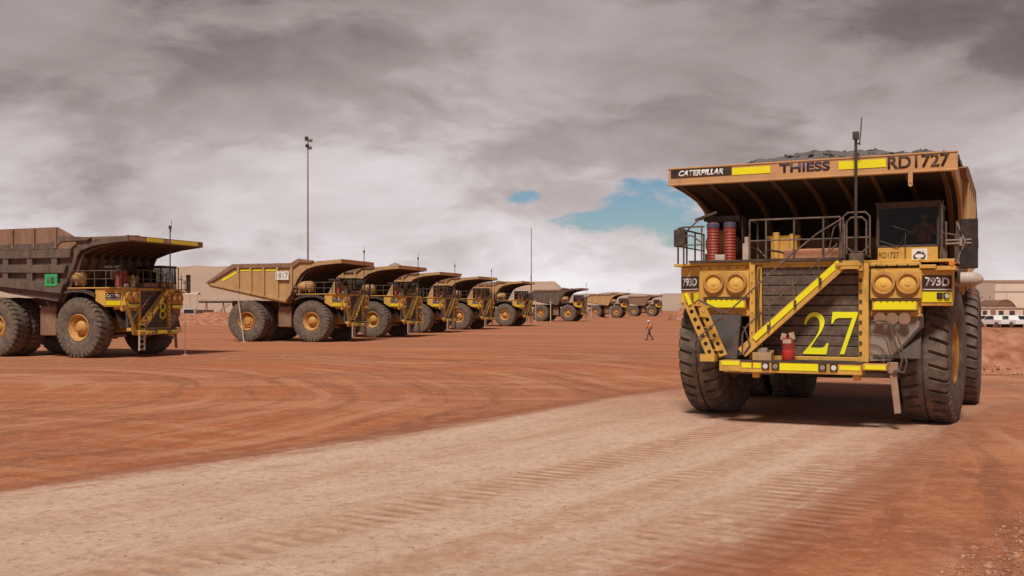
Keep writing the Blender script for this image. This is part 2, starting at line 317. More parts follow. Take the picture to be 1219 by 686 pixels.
# ------------------------------------------------------------------ mesh helper
class MB:
    def __init__(s): s.bm = bmesh.new()
    def box(s, c, d, rot=None):
        m = Matrix.Translation(c)
        if rot is not None: m = m @ (rot if isinstance(rot, Matrix) else Matrix.Rotation(rot, 4, 'Z'))
        m = m @ Matrix.Diagonal((d[0], d[1], d[2], 1))
        bmesh.ops.create_cube(s.bm, size=1, matrix=m); return s
    def b2(s, a, b):                       # by two corners
        return s.box([(a[i] + b[i]) / 2 for i in range(3)], [abs(b[i] - a[i]) for i in range(3)])
    def beam(s, p, q, w, h, up=(0, 0, 1)):
        p, q = Vector(p), Vector(q); d = q - p; x = d.normalized(); u = Vector(up)
        y = u.cross(x)
        if y.length < 1e-4: y = Vector((0, 1, 0)).cross(x)
        y.normalize(); z = x.cross(y)
        m = Matrix((x, y, z)).transposed().to_4x4(); m.translation = (p + q) / 2
        bmesh.ops.create_cube(s.bm, size=1, matrix=m @ Matrix.Diagonal((d.length, w, h, 1))); return s
    def tube(s, pts, r, n=8, r2=None, cap=True):
        pts = [Vector(p) for p in pts]
        rings = []
        prevu = None
        for i, p in enumerate(pts):
            t = (pts[min(i + 1, len(pts) - 1)] - pts[max(i - 1, 0)]).normalized()
            u = t.orthogonal().normalized() if prevu is None else (prevu - t * prevu.dot(t)).normalized()
            prevu = u; v = t.cross(u)
            rr = r if r2 is None else r + (r2 - r) * i / (len(pts) - 1)
            rings.append([s.bm.verts.new(p + (u * math.cos(a) + v * math.sin(a)) * rr) for a in [2 * math.pi * k / n for k in range(n)]])
        for a, b in zip(rings, rings[1:]):
            for k in range(n): s.bm.faces.new((a[k], a[(k + 1) % n], b[(k + 1) % n], b[k]))
        if cap: s.bm.faces.new(rings[0][::-1]); s.bm.faces.new(rings[-1])
        return s
    def lathe(s, prof, n=32, axis='X', c=(0, 0, 0)):   # prof: (offset along axis, radius)
        c = Vector(c); rings = []
        for o, r in prof:
            ring = []
            for k in range(n):
                a = 2 * math.pi * k / n; ca, sa = math.cos(a) * r, math.sin(a) * r
                v = {'X': (o, ca, sa), 'Y': (ca, o, sa), 'Z': (ca, sa, o)}[axis]
                ring.append(s.bm.verts.new(c + Vector(v)))
            rings.append(ring)
        for a, b in zip(rings, rings[1:]):
            for k in range(n): s.bm.faces.new((a[k], a[(k + 1) % n], b[(k + 1) % n], b[k]))
        if prof[0][1] > 1e-3: s.bm.faces.new(rings[0][::-1])
        if prof[-1][1] > 1e-3: s.bm.faces.new(rings[-1])
        return s
    def prism(s, poly, f0, f1):            # poly 2D, f0/f1 map 2D -> 3D for the two caps
        a = [s.bm.verts.new(f0(*p)) for p in poly]; b = [s.bm.verts.new(f1(*p)) for p in poly]
        s.bm.faces.new(a); s.bm.faces.new(b[::-1]); n = len(poly)
        for i in range(n): s.bm.faces.new((a[i], b[i], b[(i + 1) % n], a[(i + 1) % n]))
        return s
    def px(s, poly, x0, x1): return s.prism(poly, lambda y, z: (x0, y, z), lambda y, z: (x1, y, z))
    def py(s, poly, y0, y1): return s.prism(poly, lambda x, z: (x, y0, z), lambda x, z: (x, y1, z))
    def pz(s, poly, z0, z1): return s.prism(poly, lambda x, y: (x, y, z0), lambda x, y: (x, y, z1))
    def strip(s, path, x0, x1, t):         # bent plate: path in (y,z), extruded along x
        n = len(path); nor = []
        for i in range(n):
            a, b = path[max(i - 1, 0)], path[min(i + 1, n - 1)]
            d = Vector((b[0] - a[0], b[1] - a[1])).normalized(); nor.append((-d.y * t, d.x * t))
        poly = list(path) + [(path[i][0] + nor[i][0], path[i][1] + nor[i][1]) for i in range(n - 1, -1, -1)]
        A = [s.bm.verts.new((x0, *p)) for p in poly]; B = [s.bm.verts.new((x1, *p)) for p in poly]
        m = len(poly)
        for i in range(m): s.bm.faces.new((A[i], B[i], B[(i + 1) % m], A[(i + 1) % m]))
        for V in (A, B[::1]):
            for i in range(n - 1): s.bm.faces.new((V[i], V[i + 1], V[m - 2 - i], V[m - 1 - i]))
        return s
    def build(s, name, mt, parent=None, bevel=0, smooth=False, label=None):
        bmesh.ops.recalc_face_normals(s.bm, faces=s.bm.faces)
        if bevel: 
            ed = [e for e in s.bm.edges if len(e.link_faces) == 2 and e.calc_face_angle(0) > R(35)]
            bmesh.ops.bevel(s.bm, geom=ed, offset=bevel, segments=1, affect='EDGES', clamp_overlap=True)
        me = bpy.data.meshes.new(name); s.bm.to_mesh(me); s.bm.free()
        if smooth:
            me.shade_smooth() if hasattr(me, 'shade_smooth') else None
            try: me.set_sharp_from_angle(angle=R(40))
            except Exception: pass
        me.materials.append(M[mt] if isinstance(mt, str) else mt)
        o = bpy.data.objects.new(name, me); COL.objects.link(o); o.parent = parent
        if label: o['label'] = label
        return o
def pieces(mb, name, mt, parent, smooth=False):
    """each loose piece of the collected mesh becomes an object of its own"""
    bm = mb.bm; bm.verts.index_update(); left = set(bm.verts); n = 0
    while left:
        st = [next(iter(left))]; comp = set()
        while st:
            v = st.pop()
            if v in comp: continue
            comp.add(v); st += [e.other_vert(v) for e in v.link_edges]
        left -= comp; q = MB(); mp = {v: q.bm.verts.new(v.co) for v in comp}
        for f in {f for v in comp for f in v.link_faces}: q.bm.faces.new([mp[v] for v in f.verts])
        q.build(name, mt, parent, smooth=smooth)
    bm.free()
def tag(o, label=None, cat=None, group=None, kind=None):
    for k, v in (('label', label), ('category', cat), ('group', group), ('kind', kind)):
        if v: o[k] = v
    return o
def empty(name, loc, rz=0):
    o = bpy.data.objects.new(name, None); COL.objects.link(o); o.location = loc; o.rotation_euler = (0, 0, rz); o.empty_display_size = .3
    return o
def copy_tree(o, parent=None, skip=()):
    c = o.copy(); COL.objects.link(c); c.parent = parent
    for ch in list(o.children):
        if ch.name.split('.')[0] not in skip: copy_tree(ch, c, skip)
    return c
def text(name, s, w_, h_, mt, parent, loc, rot=(R(90), 0, 0), off=0, shear=0, label=None, space=1):
    """lettering fitted to width w_ and height h_, centred on loc, 4 mm thick"""
    cu = bpy.data.curves.new(name, 'FONT'); cu.body = s; cu.size = 1; cu.offset = off; cu.shear = shear; cu.space_character = space
    cu.resolution_u = 4
    t = bpy.data.objects.new('t', cu); COL.objects.link(t)
    dg = bpy.context.evaluated_depsgraph_get(); dg.update()
    me = bpy.data.meshes.new_from_object(t.evaluated_get(dg)); bpy.data.objects.remove(t)
    xs = [v.co.x for v in me.vertices]; ys = [v.co.y for v in me.vertices]
    sx, sy = w_ / (max(xs) - min(xs)), h_ / (max(ys) - min(ys)); cx, cy = (max(xs) + min(xs)) / 2, (max(ys) + min(ys)) / 2
    for v in me.vertices: v.co = ((v.co.x - cx) * sx, (v.co.y - cy) * sy, 0)
    bm = bmesh.new(); bm.from_mesh(me)
    bmesh.ops.remove_doubles(bm, verts=bm.verts, dist=1e-5)
    r = bmesh.ops.extrude_face_region(bm, geom=bm.faces[:])
    bmesh.ops.translate(bm, vec=(0, 0, .004), verts=[v for v in r['geom'] if isinstance(v, bmesh.types.BMVert)])
    bmesh.ops.recalc_face_normals(bm, faces=bm.faces)
    bm.to_mesh(me); bm.free(); me.materials.clear(); me.materials.append(M[mt]); me.name = name
    o = bpy.data.objects.new(name, me); COL.objects.link(o); o.parent = parent
    o.location = loc; o.rotation_euler = rot
    if label: o['label'] = label
    return o

# ------------------------------------------------------------------ ground, road, bunds, hills
def ggrid(fine0, fine1, step, lo, hi):
    a = []; x = fine0
    while x <= fine1: a.append(x); x += step
    st = step; x = a[-1]
    while x < hi: st *= 1.25; x += st; a.append(x)
    st = step; x = fine0; b = []
    while x > lo: st *= 1.25; x -= st; b.append(x)
    return b[::-1] + a
def verge(x, y):
    """loose dirt thrown up on the outside of the bend, lower right of the view"""
    d = x - (5.0 + (y - 11) * .76) - .35 * noise.noise(Vector((y * .9, 1, 1)))
    k = max(0, min(1, d / 1.0)) * max(0, min(1, (30 - y) / 8)) * max(0, min(1, (x + 2) / 2))
    return k * (.14 + .16 * noise.fractal(Vector((x * .8, y * .8, 3)), 1, 2, 5)) if k > 0 else 0
CL = [(-26, -12), (-15, 0), (-9, 6.6), (-4, 12.6), (.2, 18.2), (4.6, 25.0), (9.2, 32.0), (14.5, 36.6), (21, 38.5), (29, 38), (38, 35), (50, 30)]
def catmull(P, n):
    out = []
    for i in range(len(P) - 1):
        p = [Vector(P[max(0, min(len(P) - 1, i + k))]) for k in (-1, 0, 1, 2)]
        for j in range(n):
            t = j / n
            out.append(.5 * ((2 * p[1]) + (p[2] - p[0]) * t + (2 * p[0] - 5 * p[1] + 4 * p[2] - p[3]) * t * t + (3 * p[1] - p[0] - 3 * p[2] + p[3]) * t ** 3))
    out.append(Vector(P[-1])); return out
def build_ground():
    xs = ggrid(-10, 24, .25, -6000, 6000); ys = ggrid(6, 34, .25, -300, 9000)
    bm = bmesh.new(); g = []
    for y in ys:
        row = []
        for x in xs:
            row.append(bm.verts.new((x, y, verge(x, y))))
        g.append(row)
    for a, b in zip(g, g[1:]):
        for i in range(len(xs) - 1): bm.faces.new((a[i], a[i + 1], b[i + 1], b[i]))
    me = bpy.data.meshes.new('ground'); bm.to_mesh(me); bm.free(); me.shade_smooth(); me.materials.append(M['dirt'])
    o = bpy.data.objects.new('ground', me); COL.objects.link(o); tag(o, 'flat red dirt ground of the mine yard', kind='structure')
    # haul road
    C = catmull(CL, 14); bm = bmesh.new(); W = 7.6; nv = 38; rows = []; U = 0
    lu, lv = [], []
    for i, p in enumerate(C):
        t = (C[min(i + 1, len(C) - 1)] - C[max(i - 1, 0)]).normalized(); nrm = Vector((t.y, -t.x))
        if i: U += (p - C[i - 1]).length
        row = []
        for k in range(nv + 1):
            v = -W + 2 * W * k / nv; q = p + nrm * v
            row.append(bm.verts.new((q.x, q.y, 0))); lu.append(U); lv.append(v)
        rows.append(row)
    for a, b in zip(rows, rows[1:]):
        for k in range(nv): bm.faces.new((a[k], a[k + 1], b[k + 1], b[k]))
    for vtx in bm.verts: vtx.co.z = .006
    for row in rows:
        for k, zz in ((0, -.02), (1, .002), (-2, .002), (-1, -.02)): row[k].co.z = zz
    me = bpy.data.meshes.new('haul_road'); bm.to_mesh(me); bm.free(); me.shade_smooth(); me.materials.append(M['road'])
    for nm, dat in (('along', lu), ('across', lv)):
        at = me.attributes.new(nm, 'FLOAT', 'POINT'); at.data.foreach_set('value', dat)
    o = bpy.data.objects.new('haul_road', me); COL.objects.link(o); tag(o, 'pale worn haul road curving across the red yard', kind='structure')
build_ground()
def ridge(name, path, width, hfun, mt, label, nl=120, nw=24, rough=.25, fs=1.0, flat=.25, seed=0):
    """long heap of soil: path list of (x,y); hfun(t)->height"""
    C = catmull(path, max(2, nl // (len(path) - 1))); bm = bmesh.new(); rows = []
    n = len(C)
    for i, p in enumerate(C):
        t = (C[min(i + 1, n - 1)] - C[max(i - 1, 0)]).normalized(); nr = Vector((t.y, -t.x)); H = hfun(i / (n - 1)); row = []
        for k in range(nw + 1):
            s_ = -1 + 2 * k / nw; q = p + nr * s_ * width
            prof = min(1, (1 - abs(s_)) / (1 - flat))
            prof = prof * prof * (3 - 2 * prof) * .5 + prof * .5
            z = H * prof * (1 + rough * noise.fractal(Vector((q.x / fs, q.y / fs, seed)), 1, 2, 5)) - .05 * (k in (0, nw))
            row.append(bm.verts.new((q.x, q.y, z)))
        rows.append(row)
    for a, b in zip(rows, rows[1:]):
        for k in range(nw): bm.faces.new((a[k], a[k + 1], b[k + 1], b[k]))
    me = bpy.data.meshes.new(name); bm.to_mesh(me); bm.free(); me.shade_smooth(); me.materials.append(M[mt])
    o = bpy.data.objects.new(name, me); COL.objects.link(o); tag(o, label, kind='structure'); return o
def ends(t, a=.08, b=.08): return max(0, min(1, t / a)) * max(0, min(1, (1 - t) / b)) if a and b else 1
ridge('earth_bund', [(18.5, 50), (24, 48), (32, 47), (44, 45), (60, 38)], 4.2, lambda t: 1.80 * min(1, t / .10 + .05), 'bund', 'rough red earth bund beside the haul road', 300, 48, .13, .9, .30, 2)
ridge('earth_bund', [(-140, 175), (-80, 168), (-40, 172), (-10, 196), (8, 240), (30, 330)], 6, lambda t: 1.7 * ends(t), 'bund', 'low red earth bund far behind the parked trucks', 260, 16, .5, 4, .3, 5)
ridge('spoil_hill', [(-900, 620), (-500, 640), (-250, 650), (-130, 660), (-60, 680), (-25, 690), (8, 690), (34, 695)], 90,
      lambda t: 27.5 * (1 - .30 * max(0, min(1, (t - .5) / .15))) * min(1, (1 - t) / .09), 'hill', 'pale pink flat topped spoil hill behind the parked trucks', 160, 30, .10, 60, .45, 8)
ridge('spoil_hill', [(-100, 1000), (60, 960), (170, 940), (300, 980), (450, 960), (700, 950), (1100, 900)], 100,
      lambda t: (16.5 - 7 * t) * ends(t, .1, .1) , 'hill2', 'low far spoil ridge on the horizon', 140, 20, .25, 70, .4, 11)
ridge('dirt_mound', [(36.5, 232), (40, 233), (44, 232)], 5, lambda t: 3.0 * math.sin(math.pi * min(1, max(0, t))) + .05, 'bund', 'small red dirt mound beyond the walking worker', 24, 14, .4, 2, .1, 3)
def stones():
    bm = bmesh.new(); rnd = random.Random(4)
    ico = bmesh.new(); bmesh.ops.create_icosphere(ico, subdivisions=1, radius=1); iv = [v.co.copy() for v in ico.verts]; fi = [[v.index for v in f.verts] for f in ico.faces]; ico.free()
    V, F = [], []
    def st(x, y, z, r):
        m = Matrix.Translation((x, y, z + r * .25)) @ Matrix.Rotation(rnd.uniform(0, 6), 4, 'Z') @ Matrix.Diagonal((r * rnd.uniform(.7, 1.3), r * rnd.uniform(.6, 1.1), r * rnd.uniform(.45, .8), 1))
        n0 = len(V)
        for v in iv: V.append(m @ v + Vector((rnd.uniform(-1, 1), rnd.uniform(-1, 1), rnd.uniform(-1, 1))) * r * .18)
        F.extend([[n0 + q for q in f] for f in fi])
    for _ in range(2600):
        y = rnd.uniform(9, 28); x = 4.75 + (y - 11) * .76 + abs(rnd.gauss(0, 1.0)) + rnd.uniform(-.25, .1)
        st(x, y, max(0, verge(x, y)), rnd.uniform(.010, .032) * (1 if rnd.random() < .92 else 2.2))
    for _ in range(2600):
        y = 7.5 + 26 * rnd.random() ** 1.5; x = rnd.uniform(-.55, .5) * y; st(x, y, max(0, verge(x, y)), rnd.uniform(.005, .014))
    for _ in range(500):
        y = rnd.uniform(7.5, 34); x = rnd.uniform(-.5, .5) * y; st(x, y, max(0, verge(x, y)), rnd.uniform(.008, .026))
    for _ in range(500):
        x = rnd.uniform(20, 40); y = 48 - (x - 24) * .12 - rnd.uniform(.8, 4.6); z = max(0, 1.8 * (1 - (48 - (x - 24) * .12 - y) / 4.2)) * .8
        st(x, y, z, rnd.uniform(.04, .17))
    bm.free(); me = bpy.data.meshes.new('loose_stones'); me.from_pydata(V, [], F); me.materials.append(M['rock'])
    o = bpy.data.objects.new('loose_stones', me); COL.objects.link(o); tag(o, 'loose stones scattered over the dirt', kind='stuff')
stones()

# ------------------------------------------------------------------ wheels
TR, TWD = 1.78, .56
def tyre_mesh():
    mb = MB(); bm = mb.bm; NL = 34
    prof = [(-.44, .78, 0, 0), (-.50, .86, 0, 0), (-.565, 1.05, 0, 0), (-.585, 1.28, 0, 0), (-.575, 1.46, 0, 0), (-.555, 1.55, 0, .0), (-.555, 1.60, 1, .05),
            (-.53, 1.70, 1, .09), (-.47, 1.752, 1, .085), (-.33, 1.77, 1, .085), (-.14, 1.777, 1, .07), (-.135, 1.777, 0, 0), (-.022, 1.78, 0, 0), (-.02, 1.735, 0, 0)]
    prof = prof + [(-a, b, c, d) for a, b, c, d in prof[::-1]]
    cols = []
    for x, r, g, d in prof:
        shift = (abs(x) / .56) ** 1.6 * .085 + (.075 if x > 0 else 0)
        ring = []
        for k in range(NL):
            p = 2 * math.pi / NL
            for f, low in ((0, 0), (.70, 0), (.745, 1), (.955, 1)):
                a = k * p + f * p + shift
                rr = r - (d if low else 0)
                xx = x * (1 - (.05 if low and g and abs(x) > .5 else 0))
                ring.append(bm.verts.new((xx, math.cos(a) * rr, math.sin(a) * rr)))
        cols.append(ring)
    n = NL * 4
    for a, b in zip(cols, cols[1:]):
        for k in range(n): bm.faces.new((a[k], b[k], b[(k + 1) % n], a[(k + 1) % n]))
    bmesh.ops.recalc_face_normals(bm, faces=bm.faces)
    me = bpy.data.meshes.new('tyre'); bm.to_mesh(me); bm.free(); me.shade_smooth()
    me.set_sharp_from_angle(angle=R(28)); me.materials.append(M['rubber']); return me
TYRE = tyre_mesh()
def rim_mesh(kind):
    """outer face on +x"""
    mb = MB()
    if kind == 'front':
        prof = [(-.44, .0), (-.44, .80), (.43, .80), (.47, .79), (.49, .76), (.47, .73), (.40, .70), (.36, .62), (.30, .58), (.17, .54), (.14, .50), (.14, .44), (.30, .40), (.34, .36), (.42, .30), (.46, .22), (.50, .18), (.50, .0)]
        mb.lathe(prof, 40)
        for k in range(16):
            a = 2 * math.pi * k / 16; mb.lathe([(.13, .032), (.20, .032), (.20, 0)], 6, c=(0, math.cos(a) * .49, math.sin(a) * .49))
        for k in range(8):
            a = 2 * math.pi * (k + .5) / 8; mb.lathe([(.38, .022), (.445, .022), (.445, 0)], 6, c=(0, math.cos(a) * .25, math.sin(a) * .25))
    else:
        prof = [(-.44, .0), (-.44, .80), (.43, .80), (.47, .79), (.49, .76), (.47, .73), (.38, .70), (.22, .66), (.10, .60), (.10, .52), (.22, .50), (.24, .40), (.20, .34), (.32, .28), (.34, .0)]
        mb.lathe(prof, 40)
        for k in range(20):
            a = 2 * math.pi * k / 20; mb.lathe([(.09, .028), (.15, .028), (.15, 0)], 6, c=(0, math.cos(a) * .56, math.sin(a) * .56))
    o = mb.build('wheel', 'rimy', None, smooth=True); me = o.data; bpy.data.objects.remove(o); return me
RIMF, RIMR = rim_mesh('front'), rim_mesh('rear')
def wheel(root, x, y, rim, out, steer=0):
    w_ = bpy.data.objects.new('wheel', rim); COL.objects.link(w_); w_.parent = root
    w_.location = (x, y, TR - .035); w_.rotation_euler = (random.uniform(0, 6), 0, R(steer) + (0 if out > 0 else math.pi))
    t = bpy.data.objects.new('tyre', TYRE); COL.objects.link(t); t.parent = w_

# ------------------------------------------------------------------ the haul truck (x: left side of the vehicle, -y: forward)
def truck_common(root):
    for sx in (-1, 1):
        wheel(root, sx * 2.8, 0, RIMF, sx, -5)
        wheel(root, sx * 3.13, 5.9, RIMR, sx); wheel(root, sx * 1.86, 5.9, RIMR, -sx)
    # running gear
    mb = MB()
    for sx in (-1, 1):
        mb.px([(-2.28, 1.55), (-2.28, 2.3), (2.0, 2.4), (5.2, 2.4), (8.3, 2.3), (8.3, 1.8), (5.2, 1.3), (1.8, 1.15)], sx * .75, sx * 1.25)
    mb.b2((-1.25, -2.35, 1.6), (1.25, -2.15, 2.2)); mb.b2((-1.25, 3.2, 1.3), (1.25, 3.6, 2.2)); mb.b2((-1.6, .9, 1.3), (1.6, 1.4, 2.3))
    mb.b2((-1.25, 7.7, 1.7), (1.25, 8.2, 2.3))
    mb.build('chassis', 'yellow', root, .02)
    mb = MB(); mb.b2((-1.15, -2.2, 1.35), (1.15, .6, 3.9)).b2((-.7, .6, 1.0), (.7, 4.6, 1.9)); mb.lathe([(-2.3, .0), (-2.3, .35), (-1.0, .42), (-.7, .75), (.7, .75), (1.0, .42), (2.3, .35), (2.3, 0)], 20, c=(0, 5.9, 1.72))
    mb.b2((-.5, 5.0, 1.5), (.5, 6.9, 2.6))
    mb.build('engine_and_axle', 'dark', root, .03)
    for sx in (-1, 1):
        mb = MB(); mb.tube([(sx * 1.75, 0.1, 3.4), (sx * 1.95, 0, 1.5)], .26, 16); mb.tube([(sx * 1.95, 0, 1.8), (sx * 2.4, 0, 1.6)], .38, 16)
        mb.b2((sx * 1.2, -.3, 2.5), (sx * 1.8, .4, 3.1)); mb.build('front_suspension', 'dark', root, smooth=True)
        mb = MB(); mb.tube([(sx * 1.0, -1.4, 1.25), (sx * 2.3, -.6, 1.2)], .09, 10); mb.build('steering_cylinder', 'grey', root, smooth=True)
        mb = MB(); mb.tube([(sx * 1.45, 2.7, 1.5), (sx * 1.3, 4.1, 3.4)], .2, 14); mb.tube([(sx * 1.38, 3.4, 2.45), (sx * 1.25, 4.5, 3.95)], .15, 14); mb.build('hoist_cylinder', 'grey', root, smooth=True)
        # inner mudguards over the front tyres
        mb = MB(); mb.strip([(-1.25, 3.62), (-.9, 3.78), (-.5, 3.88), (.3, 3.90), (1.0, 3.80), (1.45, 3.6)], sx * 1.55, sx * 3.40, .05)
        mb.px([(-1.25, 3.50), (-.9, 3.64), (-.45, 3.77), (.3, 3.79), (.95, 3.69), (1.42, 3.5), (1.5, 3.62), (1.0, 3.86), (.3, 3.97), (-.5, 3.95), (-.95, 3.86), (-1.25, 3.74)], sx * 3.40, sx * 3.46)
        mb.strip([(-2.42, 1.7), (-2.28, 2.1), (-2.05, 2.55), (-1.8, 2.95), (-1.5, 3.35), (-1.2, 3.60)], sx * 1.6, sx * 2.66, .05)
        mb.build('mudguard', 'dark', root)
    mb = MB(); mb.b2((-2.75, 2.15, 1.25), (-1.35, 3.35, 3.0)); mb.b2((-2.6, 2.3, 3.0), (-2.3, 2.6, 3.12)); mb.b2((-1.9, 2.0, 1.6), (-1.3, 2.15, 2.6))
    mb.build('fuel_tank', 'bodyb', root, .05)
    mb = MB(); mb.b2((1.35, 2.15, 1.35), (2.5, 3.3, 2.7)); mb.build('hydraulic_tank', 'yellow', root, .05)
    # deck
    mb = MB(); mb.b2((-3.42, -2.25, 4.0), (3.42, .6, 4.07)); mb.b2((-1.35, -2.60, 3.99), (1.35, -2.25, 4.06))
    mb.b2((-2.96, -2.50, 4.0), (-1.35, -2.25, 4.075)); mb.b2((1.35, -2.50, 3.84), (3.0, -2.25, 3.93)); mb.b2((3.0, -2.3, 3.80), (3.42, -1.2, 3.9))
    d = mb.build('deck', 'yellow', root, .01)
    mb = MB(); mb.b2((-2.9, -2.65, 4.075), (-1.36, -2.52, 4.13)); mb.b2((-1.3, -2.66, 4.07), (.9, -2.6, 4.14)); mb.build('deck_lip', 'dark', d)
    # pedestal panels left and right of the radiator
    for sx in (-1, 1):
        mb = MB(); mb.b2((sx * 1.36, -2.5, 2.80), (sx * 2.66, -1.9, 3.995))
        mb.prism([(2.65, -2.46), (3.34, -1.88), (3.34, -1.2), (2.65, -1.2)], lambda x, y: (sx * x, y, 2.95 if y < -1.5 else 3.3), lambda x, y: (sx * x, y, 3.83 if sx > 0 else 3.99))
        mb.b2((sx * 1.36, -2.52, 2.70), (sx * 2.66, -2.4, 2.84))
        pn = mb.build('front_panel', 'yellow', root, .02)
        # plate on the angled corner: model number and reflective chevron
        a = math.atan2(.58, .69) * sx; cx, cy = sx * 2.995, -2.17; nx, ny = sx * -math.sin(-abs(a)), -math.cos(a)
        rot = Matrix.Rotation(a, 4, 'Z')
        mb = MB(); mb.box((cx + nx * .012, cy + ny * .012, 3.50 if sx > 0 else 3.55), (.80, .016, .36), rot); pl = mb.build('number_plate', 'black', pn)
        text('lettering', '793D', .66, .22, 'white', pl, (cx + nx * .022, cy + ny * .022, 3.53 if sx > 0 else 3.58), (R(90), 0, a), off=.03)
        mb = MB(); mb.box((cx + nx * .022, cy + ny * .022, 3.35 if sx > 0 else 3.40), (.78, .004, .02), rot); mb.build('white_line', 'white', pl)
        mb = MB(); mb.box((cx + nx * .012, cy + ny * .012, 3.17), (.80, .014, .24), rot); mb.build('reflective_strip', 'refl', pn)
        if sx > 0:
            for dx, r_, mt in ((.06, .055, 'dark'), (.24, .062, 'lens')):
                mb = MB(); qx, qy = cx + math.cos(a) * dx, cy + math.sin(a) * dx
                mb.box((qx + nx * .03, qy + ny * .03, 3.2), (.15, .05, .15), rot); l = mb.build('lamp_housing', 'black', pn, .01)
                mb = MB(); mb.tube([(qx + nx * .05, qy + ny * .05, 3.2), (qx + nx * .066, qy + ny * .066, 3.2)], r_, 14); mb.build('lamp_lens', mt, l)
            mb = MB(); mb.box((cx + nx * .02 + .16, cy + ny * .02 + .14, 2.985), (.14, .03, .05), rot); mb.build('marker_lamp', 'amber', pn)
        # lamp block
        xs = (1.66, 2.24) if sx < 0 else (1.86, 2.40)
        zl = 3.54 if sx < 0 else 3.49
        mb = MB(); x0, x1 = (xs[0] - .31, xs[1] + .30)
        mb.b2((sx * x0, -2.62, zl - .36), (sx * x1, -2.5, zl + .30)); mb.b2((sx * (x0 + .05), -2.64, zl - .35), (sx * (x1 - .05), -2.62, zl - .32))
        bl = mb.build('lamp_block', 'yellow', root, .012)
        for xx in xs:
            mb = MB(); mb.lathe([(-2.62, .265), (-2.70, .265), (-2.72, .25), (-2.72, .215), (-2.67, .20), (-2.63, .19)], 28, 'Y', (sx * xx, 0, zl)); mb.lathe([(-2.625, .285), (-2.635, .285), (-2.635, .255)], 28, 'Y', (sx * xx, 0, zl)); hr = mb.build('headlight', 'rimy', root, smooth=True)
            mb = MB(); mb.lathe([(-2.64, .212), (-2.655, .20), (-2.68, .12), (-2.685, .0)], 28, 'Y', (sx * xx, 0, zl)); mb.lathe([(-2.66, .07), (-2.70, .06), (-2.705, 0)], 14, 'Y', (sx * xx, 0, zl)); mb.build('headlight_lens', 'lensy', hr, smooth=True)
        sxc = sx * (sum(xs) / 2 - .02); mb = MB(); mb.box((sxc, -2.60, zl - .52), (1.02, .16, .24)); st_ = mb.build('light_bar', 'yellow', root, .015)
        mb = MB(); mb.box((sxc, -2.688, zl - .52), (.94, .012, .19)); mb.build('reflective_strip', 'refl', st_)
        mb = MB(); mb.b2((sx * (x0 - .02), -2.70, zl - .405), (sx * (x1 - .05), -2.5, zl - .365))
        for k in range(7): mb.lathe([(-2.69, .022), (-2.73, .018), (-2.73, 0)], 8, 'Y', (sx * (x0 + .12 + k * .14), 0, zl - .385))
        mb.build('bracket', 'bodyu', root)
        mb = MB()
        for k in range(6):
            for zz in (3.93, 2.78): mb.lathe([(-2.50, .020), (-2.525, .016), (-2.525, 0)], 7, 'Y', (sx * (1.44 + k * .235), 0, zz))
        bo = mb.build('bolt_row', 'dark', root)
        for k in range(3):
            if sx < 0: continue
            mb = MB(); xx = 1.66 + .27 * k; mb.lathe([(-2.45, .03), (-2.5, .04), (-2.60, .10), (-2.64, .14), (-2.65, .14)], 18, 'Y', (xx + .12, 0, 2.66)); mb.tube([(xx + .12, -2.5, 2.66), (xx + .12, -2.5, 2.8)], .03, 8); mb.build('horn', 'bodyb', root, smooth=True)
    # lower corner plates
    mb = MB(); mb.py([(1.47, 2.74), (2.70, 2.76), (2.70, 2.45), (2.02, 1.66), (1.47, 1.62)], -2.44, -2.38); mb.b2((1.47, -2.46, 2.70), (2.7, -2.36, 2.78))
    mb.prism([(2.70, 2.76), (2.70, 2.45), (2.02, 1.66), (1.96, 1.70), (2.62, 2.47), (2.62, 2.76)], lambda x, z: (x, -2.44, z), lambda x, z: (x, -2.05, z))
    g = mb.build('corner_plate', 'grey', root, .006)
    mb = MB(); mb.py([(-2.34, 2.74), (-1.55, 2.72), (-1.66, 1.62), (-2.22, 1.62)], -2.60, -2.42)
    for zz in (2.6, 2.3, 2.0, 1.72):
        for xx in (-2.27 + (2.74 - zz) * .1, -1.6 - (2.74 - zz) * .1): mb.lathe([(-2.60, .018), (-2.62, .014), (-2.62, 0)], 7, 'Y', (xx, 0, zz))
    mb.build('corner_panel', 'dgrey', root, .03)
    # radiator, grille frame
    mb = MB(); mb.b2((-1.03, -2.40, 1.70), (1.28, -2.30, 4.0)); 
    gz = [1.74 + .25 * k for k in range(9)]
    gr = mb.build('grille', 'dark', root)
    for z0 in gz:
        mb = MB(); mb.prism([(-2.50, z0), (-2.42, z0 + .015), (-2.42, z0 + .235), (-2.46, z0 + .235), (-2.505, z0 + .21)], lambda y, z: (-1.02, y, z), lambda y, z: (1.27, y, z))
        mb.build('louvre', 'grille', gr)
    mb = MB()
    mb.b2((-1.34, -2.62, 1.60), (-1.20, -2.3, 4.0)); mb.b2((-1.17, -2.56, 1.66), (-1.04, -2.3, 3.98)); mb.b2((1.29, -2.64, 1.6), (1.52, -2.3, 3.98)); mb.b2((-1.04, -2.56, 3.92), (1.29, -2.32, 4.0))
    mb.b2((-1.34, -2.60, 1.60), (1.52, -2.32, 1.72))
    gf = mb.build('grille_frame', 'yellow', root, .012)
    mb = MB()
    for k in range(9): mb.b2((1.31, -2.665, 1.78 + k * .25), (1.37, -2.64, 1.86 + k * .25)); mb.lathe([(-2.62, .014), (-2.65, .012), (-2.65, 0)], 7, 'Y', (-1.27, 0, 1.8 + k * .25))
    mb.build('hinge', 'dark', gf)
